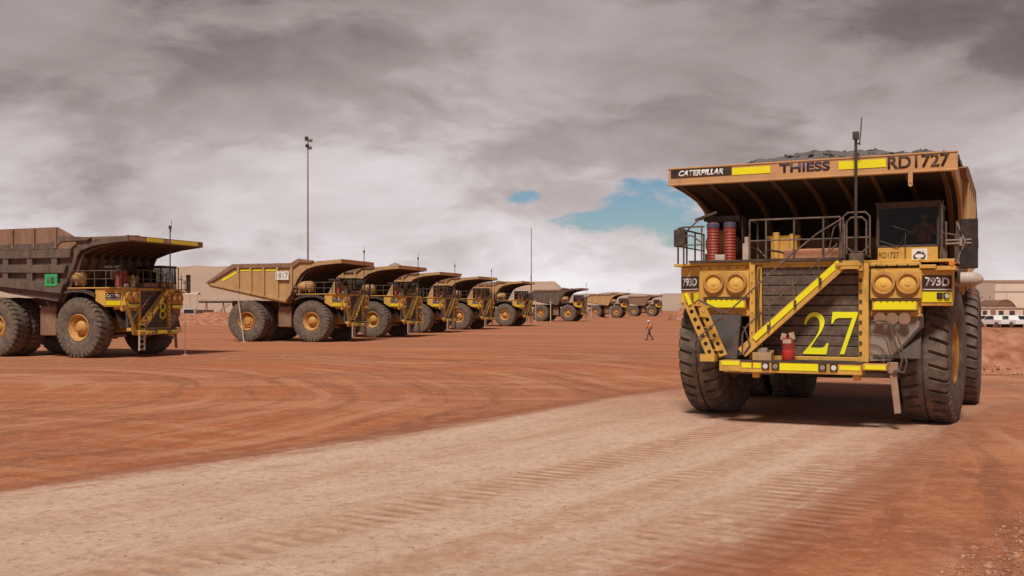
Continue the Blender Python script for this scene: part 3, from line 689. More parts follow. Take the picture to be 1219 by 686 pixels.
    # bumper
    mb = MB(); mb.b2((-1.42, -3.22, 1.33), (1.44, -2.60, 1.60)); mb.b2((-1.96, -3.18, 1.34), (-1.42, -2.62, 1.60)); mb.b2((1.44, -3.14, 1.44), (1.98, -2.7, 1.59))
    mb.b2((-1.9, -3.0, 1.30), (-1.4, -2.62, 1.34)); mb.b2((1.2, -2.9, 1.18), (1.36, -2.7, 1.33)); mb.b2((-1.2, -2.9, 1.18), (-1.04, -2.7, 1.33))
    mb.b2((-1.0, -2.62, 1.35), (-.75, -2.0, 1.57)); mb.b2((.75, -2.62, 1.35), (1.0, -2.0, 1.57))
    bp_ = mb.build('bumper', 'yellow', root, .012)
    mb = MB(); mb.b2((-1.42, -3.24, 1.598), (1.44, -2.62, 1.625)); mb.b2((-.2, -3.2, 1.625), (1.30, -3.12, 1.66)); mb.build('tread_plate', 'dark', bp_)
    mb = MB()
    mb.b2((-1.90, -3.192, 1.49), (-1.46, -3.18, 1.59)); mb.b2((-1.38, -3.232, 1.44), (-1.15, -3.22, 1.56)); mb.b2((-1.10, -3.232, 1.44), (-.92, -3.22, 1.56)); mb.b2((-.46, -3.232, 1.40), (.44, -3.22, 1.57))
    mb.b2((.94, -3.232, 1.44), (1.40, -3.22, 1.54)); mb.b2((1.50, -3.152, 1.47), (1.95, -3.14, 1.57)); pieces(mb, 'reflective_strip', 'refl', bp_)
    mb = MB(); mb.b2((-1.135, -3.236, 1.42), (-1.115, -3.22, 1.58)); mb.build('red_mark', 'redbright', bp_)
    for xx, mt in ((-.80, 'lens'), (-.56, 'grey'), (.55, 'grey'), (.81, 'lens')):
        mb = MB(); mb.b2((xx - .09, -3.26, 1.41), (xx + .09, -3.222, 1.575)); f = mb.build('bumper_lamp', 'black', bp_, .008)
        mb = MB(); mb.tube([(xx, -3.258, 1.492), (xx, -3.272, 1.492)], .062, 16); f2 = mb.build('lamp_lens', mt, bp_)
    # diagonal stairway
    a, b = Vector((-1.42, -3.08, 1.80)), Vector((.93, -2.92, 3.96)); dd = (b - a).normalized()
    mb = MB(); mb.beam(a, b, .035, .27, (0, 0, 1)); mb.beam(a + Vector((0, .42, 0)), b + Vector((0, .28, 0)), .035, .22)
    n = 10
    for k in range(n):
        p = a.lerp(b, (k + .6) / n); mb.b2((p.x - .10, p.y + .02, p.z - .015), (p.x + .12, p.y + .36, p.z + .015))
    mb.b2((.80, -3.0, 3.92), (1.40, -2.55, 3.99)); mb.b2((1.30, -2.95, 3.80), (1.42, -2.6, 3.92)); mb.beam((.92, -2.97, 3.94), (1.35, -2.97, 3.94), .04, .20)
    stw = mb.build('stairway', 'yellow', root)
    up = Vector((-dd.z, 0, dd.x)) * .055
    mb = MB(); mb.beam(a + Vector((0.35, -.026, .3)) + up, b + Vector((0, -.026, 0)) + up, .012, .125); mb.build('reflective_strip', 'refl', stw)
    mb = MB()
    for k in (.28, .55, .8, 1.0):
        p = a.lerp(b, k) + Vector((0, -.05, .02)); mb.box(p, (.06, .05, .16))
    for p, q in (((-2.1, -3.1, 2.0), (-1.45, -3.12, 2.62)),): pass
    mb.build('handrail_bracket', 'dark', stw)
    mb = MB()
    mb.tube([(-2.68, -3.05, 2.02), (-1.6, -3.1, 2.95), (-.35, -3.05, 4.10), (.40, -2.95, 4.72), (.95, -2.9, 5.05), (1.0, -2.88, 4.9), (1.0, -2.86, 4.05)], .022, 7)
    mb.tube([(-1.40, -3.12, 1.75), (-1.38, -3.13, 2.3), (-1.25, -3.12, 2.5), (-.2, -3.08, 3.45), (.5, -3.0, 4.1), (.85, -2.95, 4.45)], .018, 7)
    mb.tube([(-1.36, -3.12, 1.78), (-1.2, -3.12, 2.0), (-1.36, -3.12, 2.45)], .018, 7)
    for k in (.3, .55, .8):
        p = a.lerp(b, k); mb.tube([(p.x, -3.1, p.z), (p.x - .05, -3.1, p.z + .62)], .016, 6)
    mb.build('handrail', 'pipe', root, smooth=True)
    # access ladder hanging at the corner: two perforated channels
    for off, yy in ((0, -2.98), (.26, -2.78)):
        p0, p1 = Vector((-2.86 + off, yy, 3.12)), Vector((-2.22 + off, yy, 1.70)); d = (p1 - p0); L_ = d.length; ang = math.atan2(d.x, -d.z)
        mb = MB(); rot = Matrix.Rotation(-ang, 4, 'Y')
        nh = 7; W2 = .21
        # plate with round holes, built as ring cells
        for k in range(nh):
            t0, t1 = k / nh, (k + 1) / nh; hc = (t0 + t1) / 2 * L_; hh = L_ / nh / 2
            outer = []; inner = []
            for j in range(16):
                an = 2 * math.pi * j / 16; cxx, czz = math.cos(an), math.sin(an); sc_ = 1 / max(abs(cxx), abs(czz))
                outer.append((cxx * sc_ * W2 / 2, -hc + czz * sc_ * hh)); inner.append((cxx * .055, -hc + czz * .055))
            def mp_(u, v, y): return p0 + (rot @ Vector((u, 0, v))) + Vector((0, y, 0))
            o0 = [mb.bm.verts.new(mp_(*q, -.015)) for q in outer]; i0 = [mb.bm.verts.new(mp_(*q, -.015)) for q in inner]; i1 = [mb.bm.verts.new(mp_(*q, .02)) for q in inner]; o1 = [mb.bm.verts.new(mp_(*q, .02)) for q in outer]
            for j in range(16):
                j2 = (j + 1) % 16
                mb.bm.faces.new((o0[j], o0[j2], i0[j2], i0[j])); mb.bm.faces.new((i0[j], i0[j2], i1[j2], i1[j])); mb.bm.faces.new((o1[j], o1[j2], i1[j2], i1[j])); mb.bm.faces.new((o0[j], o0[j2], o1[j2], o1[j]))
        ld = mb.build('ladder_rail', 'yellow', root)
    mb = MB()
    for k in range(5):
        t = (k + .5) / 5; p = Vector((-2.86, -2.88, 3.12)).lerp(Vector((-2.22, -2.88, 1.70)), t); mb.beam(p + Vector((.05, 0, 0)), p + Vector((.26, .12, 0)), .10, .03)
    mb.build('ladder_rung', 'yellow', root)
    mb = MB(); mb.b2((-2.50, -3.02, 1.56), (-2.12, -2.7, 1.74)); mb.b2((-2.94, -3.0, 3.05), (-2.75, -2.7, 3.30)); pieces(mb, 'ladder_bracket', 'yellow', root)
    mb = MB(); mb.box((-2.80, -3.04, 3.14), (.09, .012, .30), Matrix.Rotation(R(-22), 4, 'Y')); mb.build('reflective_strip', 'refl', root)
    mb = MB(); mb.tube([(-2.6, -3.1, 3.05), (-2.45, -3.3, 3.12), (-1.9, -3.3, 2.85), (-1.65, -3.15, 2.75)], .02, 6); mb.tube([(-2.75, -3.08, 2.1), (-2.6, -3.1, 1.85), (-2.45, -3.1, 2.05)], .016, 6); mb.tube([(-2.5, -3.1, 3.1), (-2.2, -3.25, 2.95), (-1.75, -3.2, 2.7)], .014, 6)
    pieces(mb, 'grab_handle', 'pipe', root, True)
    # bent grab rails and hanging flap on the other corner
    mb = MB()
    for dx, dz in ((0, 0), (.10, -.06)):
        mb.tube([(1.60 + dx, -2.62, 2.60 + dz), (1.9 + dx, -2.66, 2.62 + dz), (2.0 + dx, -2.66, 2.52 + dz), (2.12 + dx, -2.7, 2.1), (2.28 + dx, -2.7, 1.7 + dz), (2.22 + dx, -2.7, 1.45 + dz), (2.08 + dx, -2.7, 1.42)], .022, 7)
    mb.tube([(1.55, -2.62, 2.25), (1.78, -2.66, 2.28), (1.92, -2.68, 2.15), (2.02, -2.68, 1.75), (1.98, -2.66, 1.55), (1.6, -2.64, 1.55)], .016, 7)
    mb.tube([(1.55, -2.60, 2.05), (1.72, -2.64, 2.02), (1.85, -2.66, 1.9), (1.86, -2.66, 1.6)], .014, 6)
    pieces(mb, 'grab_handle', 'pipe', root, True)
    mb = MB(); mb.prism([(1.98, 1.42), (2.14, 1.42), (2.24, .42), (2.10, .40)], lambda x, z: (x, -2.62, z), lambda x, z: (x, -2.50, z)); mb.b2((1.94, -2.66, 1.36), (2.18, -2.46, 1.62))
    mb.build('hanging_step', 'plank', root, .008)
    # railings on the deck
    def rail(pts, posts, zt, zm, name='railing'):
        mb = MB(); mb.tube([(x, y, zt) for x, y in pts], .024, 7); mb.tube([(x, y, zm) for x, y in pts], .018, 6)
        for x, y in posts: mb.tube([(x, y, 4.05), (x, y, zt)], .024, 7)
        return mb.build(name, 'pipe', root, smooth=True)
    rail([(-1.34, -1.7), (-1.34, -2.58), (.86, -2.58)], [(-1.34, -1.7), (-1.34, -2.58), (-.93, -2.58), (-.24, -2.58), (.46, -2.58), (.86, -2.58)], 5.12, 4.60)
    rail([(-2.55, -2.42), (-3.10, -2.42), (-3.38, -2.0), (-3.38, .5)], [(-2.62, -2.42), (-3.10, -2.42), (-3.38, -2.0), (-3.38, -1.2), (-3.38, -.4), (-3.38, .5)], 5.02, 4.55)
    rail([(3.38, -1.2), (3.38, .5)], [(3.38, -1.2), (3.38, -.4), (3.38, .5)], 5.02, 4.55)
    mb = MB()
    for x0, x1, z0, z1 in ((.95, 1.56, 4.12, 5.20), (1.03, 1.48, 4.2, 5.08)):
        q = .1; mb.tube([(x0, -2.74, z0), (x0, -2.74, z1 - q), (x0 + q, -2.74, z1), (x1 - q, -2.74, z1), (x1, -2.74, z1 - q), (x1, -2.74, z0)], .022, 7)
    mb.tube([(.95, -2.74, 4.6), (1.56, -2.74, 4.6)], .018, 6); mb.tube([(.6, -2.66, 4.3), (.72, -2.68, 4.85), (.85, -2.7, 4.95), (.92, -2.7, 4.6), (.9, -2.7, 4.1)], .018, 6); mb.tube([(.95, -2.74, 4.45), (1.15, -2.76, 4.25), (1.4, -2.76, 4.25), (1.56, -2.74, 4.4)], .02, 6)
    mb.b2((1.10, -2.85, 4.0), (1.42, -2.65, 4.22)); mb.build('gate_hoop', 'pipe', root, smooth=False)
    mb = MB(); mb.tube([(1.25, -2.80, 4.2), (1.25, -2.80, 7.06)], .036, 8); mb.b2((1.18, -2.86, 6.94), (1.32, -2.74, 7.12)); mb.tube([(1.33, -2.80, 6.8), (1.36, -2.80, 7.1), (1.38, -2.80, 7.45)], .014, 6); mb.tube([(1.25, -2.8, 6.85), (1.36, -2.8, 6.82)], .02, 6)
    mb.build('antenna_mast', 'dark', root)
    mb = MB()
    for k, (x0, x1, yq, zq) in enumerate(((-1.25, -.2, -2.3, 4.1), (-.3, .9, -2.15, 4.12), (.2, 1.5, -2.0, 4.15), (-1.6, -1.1, -1.8, 4.2))):
        mb.tube([(x0, yq, zq), (x0 + (x1 - x0) * .25, yq - .05, zq + .28), (x0 + (x1 - x0) * .6, yq + .04, zq + .22), (x1, yq, zq)], .028, 7)
    for xx in (-1.12, -1.08): mb.tube([(xx, -2.60, 3.9), (xx - .02, -2.64, 3.0), (xx + .02, -2.62, 2.2), (xx, -2.6, 1.7)], .014, 6)
    mb.tube([(1.56, -2.62, 3.9), (1.54, -2.66, 3.2), (1.57, -2.64, 2.5)], .018, 6)
    mb.build('hose_bundle', 'black', root, smooth=True)
    # mirrors
    mb = MB(); mb.box((-3.22, -2.36, 4.74), (.32, .14, .46), R(-12)); mr = mb.build('mirror', 'dark', root, .03); mb = MB(); mb.tube([(-3.06, -2.4, 4.78), (-2.9, -2.4, 4.80), (-2.62, -2.4, 4.6)], .02, 6); mb.tube([(-3.05, -2.4, 4.9), (-2.78, -2.36, 5.15), (-2.6, -2.2, 5.28)], .02, 6); mb.build('mirror_arm', 'pipe', mr)
    mb = MB(); mb.box((3.70, -2.3, 4.41), (.38, .10, 1.16), R(6)); mr = mb.build('mirror', 'black', root, .02); mb = MB(); mb.tube([(3.2, -2.25, 4.5), (3.75, -2.37, 4.5)], .022, 6); mb.tube([(3.2, -2.25, 4.42), (3.75, -2.37, 4.42)], .022, 6); mb.tube([(3.42, -2.3, 3.95), (3.62, -2.38, 4.45), (3.45, -2.3, 4.9)], .018, 6); mb.b2((3.5, -2.39, 4.36), (3.56, -2.36, 4.56)); mb.build('mirror_arm', 'grey', mr)
    mb = MB(); mb.lathe([(-2.44, .07), (-2.52, .07), (-2.54, .05), (-2.54, 0)], 14, 'Y', (3.34, 0, 3.94)); mb.build('marker_lamp', 'amber', root)
    # air cleaners: two pairs of ribbed red canisters
    for xx, yy in ((-2.42, -2.05), (-1.98, -2.05)):
        prof = [(4.10, 0), (4.10, .15)]
        for k in range(11): prof += [(4.14 + k * .075, .165), (4.18 + k * .075, .150)]
        prof += [(4.98, .16), (5.0, .16)]
        mb = MB(); mb.lathe(prof + [(5.0, 0)], 20, 'Z', (xx, yy, 0)); ac = mb.build('air_cleaner', 'red', root, smooth=True)
        mb = MB(); mb.lathe([(4.995, .17), (5.10, .17), (5.14, .12), (5.14, 0)], 20, 'Z', (xx, yy, 0)); mb.build('cap', 'blue', ac, smooth=True)
    mb = MB(); mb.b2((-2.72, -1.88, 5.2), (-1.76, -1.3, 5.32)); mb.beam((-2.85, -2.2, 5.20), (-2.3, -2.1, 5.40), .3, .06); mb.b2((-1.7, -1.9, 4.07), (-1.68, -1.4, 5.3)); mb.build('canister_hood', 'dark', root)
    mb = MB(); mb.b2((-2.27, -2.45, 4.08), (-2.02, -2.3, 4.28)); mb.build('junction_box', 'dirtywhite', root, .01)
    mb = MB(); mb.b2((-1.56, -2.42, 4.07), (-1.40, -2.2, 4.55)); mb.tube([(-1.48, -2.3, 4.5), (-1.48, -2.3, 4.72)], .06, 10); mb.build('grease_bin', 'dirtywhite', root, .01)
    mb = MB(); mb.b2((-1.0, -1.7, 4.07), (-.35, -1.2, 4.72)); mb.tube([(-.85, -1.75, 4.1), (-.85, -1.75, 4.85)], .09, 10); mb.tube([(-.45, -1.75, 4.1), (-.45, -1.75, 4.8)], .07, 10); mb.b2((-1.15, -1.6, 4.7), (-.3, -1.3, 4.78))
    mb.build('engine_brake_unit', 'yellow', root, .01)
    mb = MB(); mb.b2((-.55, -2.35, 4.08), (.80, -1.9, 4.38)); mb.build('battery_box', 'salmon', root, .02)
    mb = MB(); mb.lathe([(-.75, 0), (-.72, .25), (-.62, .38), (-.5, .42), (.42, .42), (.56, .38), (.66, .22), (.68, 0)], 24, 'Y', (-2.85, .75, 4.72)); tk = mb.build('air_tank', 'bodyy', root, smooth=True)
    mb = MB(); mb.b2((-3.25, .15, 4.2), (-2.5, .3, 4.45)); mb.b2((-3.25, 1.1, 4.0), (-2.5, 1.25, 4.45)); mb.b2((-3.3, .7, 3.95), (-1.5, 1.4, 4.1)); mb.tube([(-3.2, 1.4, 4.6), (-3.2, 2.1, 4.62)], .13, 12); mb.tube([(-3.1, 1.4, 4.3), (-3.1, 2.0, 4.3)], .15, 12); mb.build('tank_bracket', 'bodyb', root)
    mb = MB(); mb.lathe([(-.6, 0), (-.55, .14), (-.4, .17), (.3, .17), (.45, .1), (.5, 0)], 16, 'X', (3.48, -.9, 3.62)); mb.tube([(3.6, -.9, 3.6), (3.72, -.85, 3.4), (3.7, -.7, 3.2)], .06, 8); mb.build('wiper_tank', 'dirtywhite', root, smooth=True)
    # cab
    c = MB(); X0, X1, Y0, Y1, Z0, Z1 = 1.60, 3.05, -1.9, .05, 3.92, 5.62
    c.b2((X0, Y0, Z0), (X1, Y0 + .07, 4.40)); c.b2((X0, Y0, Z0), (X0 + .06, Y1, 4.42)); c.b2((X1 - .06, Y0, Z0), (X1, Y1, 4.42)); c.b2((X0, Y1 - .06, Z0), (X1, Y1, 4.9)); c.b2((X0, Y0, Z0), (X1, Y1, 4.1))
    cab = c.build('cab', 'yellow', root, .015)
    c = MB()
    for xx in (X0 + .035, X1 - .035):
        for yy in (Y0 + .035, (Y0 + Y1) / 2, Y1 - .035): c.tube([(xx, yy, 4.38), (xx * .98 + .05, yy + (.06 if yy < -1.8 else 0), 5.5)], .045, 8)
    c.b2((X0, Y0, 4.38), (X1, Y0 + .08, 4.44)); c.b2((X0, Y0 + .02, 5.34), (X1, Y0 + .12, 5.44)); c.b2((X1 - .06, Y0, 4.38), (X1, Y1, 4.44)); c.b2((X0, Y0, 4.38), (X0 + .06, Y1, 4.44)); c.b2((X0, Y1 - .08, 4.3), (X1, Y1, 5.5))
    c.build('window_frame', 'dark', cab)
    c = MB(); c.b2((X0 - .02, Y0 - .04, 5.42), (X1 + .02, Y1 + .05, 5.50)); c.build('roof', 'dark', cab, .03)  # roof coloured dark to sink into the darkness under the canopy
    c = MB(); c.b2((X0 + .06, Y0 + .035, 4.44), (X1 - .06, Y0 + .045, 5.34)); c.build('windscreen', 'glass', cab)
    c = MB(); c.b2((X1 - .035, Y0 + .1, 4.44), (X1 - .028, Y1 - .1, 5.42)); c.b2((X0 + .028, Y0 + .1, 4.44), (X0 + .035, Y1 - .1, 5.42)); pieces(c, 'side_window', 'glass', cab)
    c = MB(); c.b2((2.3, -.98, 4.1), (2.9, -.43, 4.43)); c.b2((2.32, -.53, 4.4), (2.9, -.40, 5.15)); c.b2((1.75, Y0 + .12, 4.1), (2.95, Y0 + .45, 4.50)); c.build('seat_and_console', 'black', cab, .04)
    c = MB(); c.tube([(2.3 + .2 * math.cos(t), -1.42, 4.72 + .2 * math.sin(t)) for t in [2 * math.pi * k / 18 for k in range(19)]], .015, 6)
    for v in c.bm.verts: v.co.x += .25
    c.build('steering_wheel', 'black', cab)
    c = MB(); c.tube([(X0 + .1, Y0 - .03, 4.55), (2.1, Y0 - .04, 4.4), (2.4, Y0 - .04, 4.75), (2.0, Y0 - .03, 4.9)], .012, 5); c.tube([(2.28, Y0 - .05, 4.1), (2.28, Y0 - .05, 4.75)], .012, 5); c.build('wiper', 'dark', cab)
    mb = MB(); mb.tube([(3.10, -2.0, 3.95), (3.10, -2.0, 5.4)], .03, 7); mb.tube([(3.20, -2.15, 3.95), (3.20, -2.15, 4.95)], .025, 7); mb.tube([(3.1, -2.0, 4.7), (3.42, -2.25, 4.62), (3.42, -2.28, 3.95)], .025, 7); mb.tube([(3.1, -2.0, 5.35), (3.1, -1.6, 5.5)], .02, 6); mb.build('cab_grab_rail', 'pipe', root)
    return cab

CURVE0 = [(-1.2, 6.06), (-.2, 5.93), (.55, 5.72), (1.05, 5.38), (1.38, 4.9), (1.7, 4.35), (2.0, 3.85), (2.3, 3.36)]
def tray(root, style, mt, yf=-2.56, zt=6.545, lip=.425):
    """dump body with canopy. style: 'ribbed' (bright bodies) or 'banded' (dark grey with horizontal beams)"""
    X = 3.40; dz = zt - 6.545; dy = yf + 2.56
    def sh_(y_, z_):
        k = max(0, min(1, (z_ - 3.36) / 2.6)); return (y_ + dy * k * k * max(0, min(1, (2.3 - y_) / 3.0 + .15)) , z_ + (dz + .425 - lip) * k * (1 if y_ < 1.6 else max(0, 1 - (y_ - 1.6) / .9)))
    CURVE = [sh_(*p) for p in CURVE0]
    if style == 'banded': CURVE = [(y_ - .9 * max(0, min(1, (y_ + .3) / 1.5)), z_) for y_, z_ in CURVE]
    mb = MB()
    mb.strip([(yf + .02, zt - lip + .02)] + CURVE, -X, X, -.05)
    mb.strip([CURVE[-1], (5, 3.84), (9.6, 4.80)], -X, X, -.10)
    side = CURVE[1:] + [(5, 3.84), (9.62, 4.80), (9.72, 4.98), (7.1, 6.36), (1.6, 6.40), (1.1, 6.40 + dz), (-.4 + dy, 6.36 + dz)]
    for sx in (-1, 1): mb.px(side, sx * (X - .07), sx * X)
    for sx in (-1, 1): mb.px([(yf + .02, zt - lip), (-.2 + dy, 5.9 + dz + .425 - lip), (-.2 + dy, 6.40 + dz), (yf + .02, zt - .005)], sx * (X - .05), sx * X)
    tr_ = MB()
    for sx in (-1, 1):
        if style == 'ribbed':
            for yy in (1.75, 3.05, 4.35, 5.55, 6.75):
                zb = 3.40 + (yy - 2.3) * .2 if yy > 2.3 else 4.3
                mb.b2((sx * X, yy - .1, zb), (sx * (X + .16), yy + .1, 6.30))
            mb.px([(1.9, 3.95), (2.35, 3.38), (9.5, 4.83), (9.5, 5.05), (2.5, 3.65), (2.2, 4.1)], sx * X, sx * (X + .10))
        tr_.px([(.2 + dy, 6.30 + dz), (1.0, 6.30 + dz), (1.6, 6.29), (7.15, 6.28), (9.65, 4.92), (9.85, 5.05), (7.3, 6.62), (1.8, 6.66), (1.1, 6.64 + dz), (-.1 + dy, 6.46 + dz)], sx * (X - .05), sx * (X + .15))
    b = mb.build('dump_body', mt, root, .01)
    tr_.build('top_rail', 'bodyb' if style == 'ribbed' else mt, b, .01)
    # ribs under canopy and down the front wall
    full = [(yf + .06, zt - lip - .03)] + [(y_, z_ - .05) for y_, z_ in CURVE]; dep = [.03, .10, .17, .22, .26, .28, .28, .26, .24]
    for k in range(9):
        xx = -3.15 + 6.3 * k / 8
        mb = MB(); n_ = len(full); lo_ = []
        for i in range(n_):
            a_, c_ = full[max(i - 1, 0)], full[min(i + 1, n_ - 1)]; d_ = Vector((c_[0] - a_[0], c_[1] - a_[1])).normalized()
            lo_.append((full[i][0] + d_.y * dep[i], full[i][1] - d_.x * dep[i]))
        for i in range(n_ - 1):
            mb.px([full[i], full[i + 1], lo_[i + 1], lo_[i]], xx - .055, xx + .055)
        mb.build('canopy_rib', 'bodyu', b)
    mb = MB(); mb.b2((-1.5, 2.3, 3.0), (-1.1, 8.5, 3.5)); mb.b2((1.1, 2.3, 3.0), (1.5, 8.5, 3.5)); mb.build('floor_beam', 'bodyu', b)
    # near-black sheet that puts the canopy's shade into the underside colour
    mb = MB(); mb.strip([(yf + .06, zt - lip - .045)] + [(y_ - .0, z_ - .07) for y_, z_ in CURVE[:-1]], -X + .08, X - .08, -.012); mb.build('canopy_shade_sheet', 'canopy_shade', b)
    if style == 'banded':
        mb = MB()
        for sx in (-1, 1):
            o = sx * X; oo = sx * (X + .24)
            mb.px([(.35, 5.78), (.25, 6.27), (9.3, 6.27), (9.3, 5.80)], o, oo)
            mb.px([(.75, 4.90), (.62, 5.36), (9.5, 5.50), (9.5, 5.04)], o, oo)
            mb.px([(1.0, 3.72), (.80, 4.30), (9.5, 4.98), (9.5, 4.55)], o, oo)
            for yy in (1.5, 3.3, 5.1, 6.9, 8.7): mb.b2((o, yy - .2, 4.2 + (yy - 2) * .08), (sx * (X + .2), yy + .2, 6.2))
        mb.build('side_beam', mt, b, .01)
        mb = MB()
        for sx in (-1, 1):
            mb.px([(.0, 6.6), (.05, 6.95), (1.34, 7.57), (9.2, 7.52), (9.4, 6.3), (.4, 6.3)], sx * (X + .02), sx * (X + .10))
            for yy in (1.4, 3.0, 4.6, 6.2, 7.8): mb.b2((sx * (X + .1), yy - .06, 6.35), (sx * (X + .2), yy + .06, 7.5))
        mb.b2((-X, 9.1, 6.3), (X, 9.2, 7.2))
        sb = mb.build('sideboard', 'bodyb', b)
    return b
def fascia(b, parked=True, mt='fascia', yf=-2.56, zt=6.545, lip=.425):
    X = 3.47; q = zt - 6.545; p = .425 - lip
    mb = MB(); mb.b2((-X, yf, 6.12 + q + p), (X, yf + .05, 6.545 + q)); mb.b2((-X, yf - .03, 6.10 + q + p), (X, yf + .05, 6.14 + q + p)); mb.b2((-X, yf - .02, 6.52 + q), (X, yf + .10, 6.56 + q)); f = mb.build('canopy_fascia', mt, b, .008)
    return f

# ---- main truck
main = empty('dump_truck', (8.341, 27.315, 0), -.46)
tag(main, 'big yellow haul truck with 27 on its grille and ore in its tray', 'dump truck')
cab = truck_common(main)
body = tray(main, 'ribbed', 'bodyy')
f = fascia(body)
yf = -2.56
mb = MB(); mb.b2((-3.40, yf - .014, 6.295), (-1.80, yf, 6.505)); mb.build('name_plate', 'black', body)
text('lettering', 'CATERPILLAR', 1.18, .155, 'white', body, (-2.60, yf - .018, 6.40), off=.05, shear=.25)
mb = MB(); mb.b2((-1.79, yf - .014, 6.29), (-.83, yf, 6.465)); mb.b2((.82, yf - .014, 6.27), (1.90, yf, 6.465)); pieces(mb, 'reflective_strip', 'refl', body)
text('lettering', 'THIESS', 1.22, .225, 'navy', body, (.005, yf - .012, 6.385), off=.03)
text('lettering', 'RD1727', 1.36, .31, 'dkbrown', body, (2.62, yf - .012, 6.365), off=.022)
mb = MB(); mb.b2((2.40, yf - .04, 5.82), (2.50, yf - .005, 6.20)); mb.tube([(2.45, yf - .04, 5.82), (2.45, yf - .005, 5.82)], .05, 12); mb.build('lamp_bracket', 'fascia', body)
text('lettering', 'RD1727', .46, .14, 'dkbrown', cab, (1.90, -1.903, 4.20))
mb = MB(); mb.b2((2.42, -1.915, 4.01), (2.77, -1.902, 4.34)); lg = mb.build('decal', 'white', cab)
AU = [(.02, .45), (.10, .62), (.22, .70), (.30, .84), (.44, .95), (.52, .88), (.62, .93), (.60, .80), (.70, .74), (.76, .97), (.84, .74), (.97, .52), (.96, .34), (.82, .14), (.70, .10), (.60, .24), (.48, .30), (.30, .26), (.10, .20), (.06, .28)]
mb = MB(); mb.py([(2.445 + .30 * a_, 4.035 + .27 * b_) for a_, b_ in AU], -1.921, -1.916); mb.build('map_emblem', 'navy', cab)
mb = MB(); mb.lathe([(-1.921, .085), (-1.925, .085), (-1.925, 0)], 24, 'Y', (0, 0, 0))
for v in mb.bm.verts: v.co = (2.595 + v.co.x * 1.25, v.co.y, 4.165 + v.co.z * .55)
mb.build('emblem_oval', 'white', cab)
# number 27: outlines of the two figures
def scurve(P, n=8): return [tuple(v) for v in catmull(P, n)]
two = scurve([(.03, .70), (.045, .82), (.13, .95), (.27, 1.0), (.42, .95), (.49, .82), (.48, .68), (.41, .52), (.30, .36), (.20, .20), (.17, .155)]) + [(.42, .15), (.50, .19), (.55, .27), (.585, .27), (.55, .06), (.535, .0), (.0, .0), (.0, .035)] + \
      scurve([(.0, .035), (.12, .18), (.26, .36), (.355, .54), (.385, .68), (.365, .82), (.285, .89), (.19, .88), (.11, .80), (.07, .70)])[1:]
mb = MB(); W27, H27 = 1.03, 1.03
mb.py([(-.03 + a_ * W27, 1.775 + b_ * H27) for a_, b_ in two], -2.530, -2.510); n2 = mb.build('number', 'digit', main)
seven = [(.0, .72), (.03, 1.0), (.62, 1.0), (.62, .95), (.30, .0), (.20, .0), (.49, .86), (.16, .855), (.09, .82), (.035, .72)]
mb = MB(); mb.py([(.64 + a_ * 1.0, 1.785 + b_ * 1.03) for a_, b_ in seven], -2.530, -2.510); mb.build('number', 'digit', main)
WP = [(-3.4, .30), (-2.4, .78), (-1.1, 1.06), (-.4, 1.16), (.4, 1.10), (1.6, .98), (3.1, .84), (3.4, .70)]
def ore(parent_root, h, mt, label, seed, y0=-1.9, y1=7.6, base=6.25, wide=False):
    bm = bmesh.new(); nx, ny = 46, 60; g = []
    for j in range(ny + 1):
        y = y0 + (y1 - y0) * j / ny; row = []
        for i in range(nx + 1):
            x = -3.36 + 6.72 * i / nx
            ex = max(0, 1 - abs(x) / 3.36); ey = max(0, min(1, (y - y0) / 3.0)) * max(0, min(1, (y1 - y) / 3.0))
            if wide:
                for (xa, va), (xb, vb) in zip(WP, WP[1:]):
                    if xa <= x <= xb: ex = va + (vb - va) * (x - xa) / (xb - xa)
            else: ex = min(1, ex * 1.25) ** .8
            z = base + h * ex * ey ** .8 + .10 * noise.fractal(Vector((x * 1.3, y * 1.3, seed)), 1, 2, 5) + .05 * noise.noise(Vector((x * 5, y * 5, seed))) + .07 * max(0, noise.noise(Vector((x * 3.1, y * 3.1, seed + 9))))
            row.append(bm.verts.new((x, y, z)))
        g.append(row)
    for a_, b_ in zip(g, g[1:]):
        for i in range(nx): bm.faces.new((a_[i], a_[i + 1], b_[i + 1], b_[i]))
    spots = [g[random.Random(seed * 977 + q).randrange(2, ny - 2)][random.Random(seed * 31 + q).randrange(1, nx)].co.copy() for q in range(420)]
    r = bmesh.ops.extrude_face_region(bm, geom=bm.faces[:]); bmesh.ops.translate(bm, vec=(0, 0, -.12), verts=[v for v in r['geom'] if isinstance(v, bmesh.types.BMVert)])
    if wide:
        rr = random.Random(12)
        for q, p in enumerate(spots):
            r_ = rr.uniform(.04, .12) * (1.7 if q % 17 == 0 else 1)
            m_ = Matrix.Translation(p + Vector((rr.uniform(-.1, .1), rr.uniform(-.1, .1), .01))) @ Matrix.Rotation(rr.uniform(0, 6), 4, 'Z') @ Matrix.Diagonal((r_, r_ * .8, r_ * .6, 1))
            vv = bmesh.ops.create_icosphere(bm, subdivisions=1, radius=1, matrix=m_)['verts']
            for v in vv: v.co += Vector((rr.uniform(-1, 1), rr.uniform(-1, 1), rr.uniform(-1, 1))) * r_ * .22
    bmesh.ops.recalc_face_normals(bm, faces=bm.faces)
    me = bpy.data.meshes.new('ore_load'); bm.to_mesh(me); bm.free(); me.materials.append(M[mt])
    o = bpy.data.objects.new('ore_load', me); COL.objects.link(o); o.location = parent_root.location; o.rotation_euler = parent_root.rotation_euler
    tag(o, label, 'ore load'); return o
ol = ore(main, .86, 'ore', 'heap of dark grey broken ore in the tray of the nearest truck', 1, y0=-2.3, wide=True)
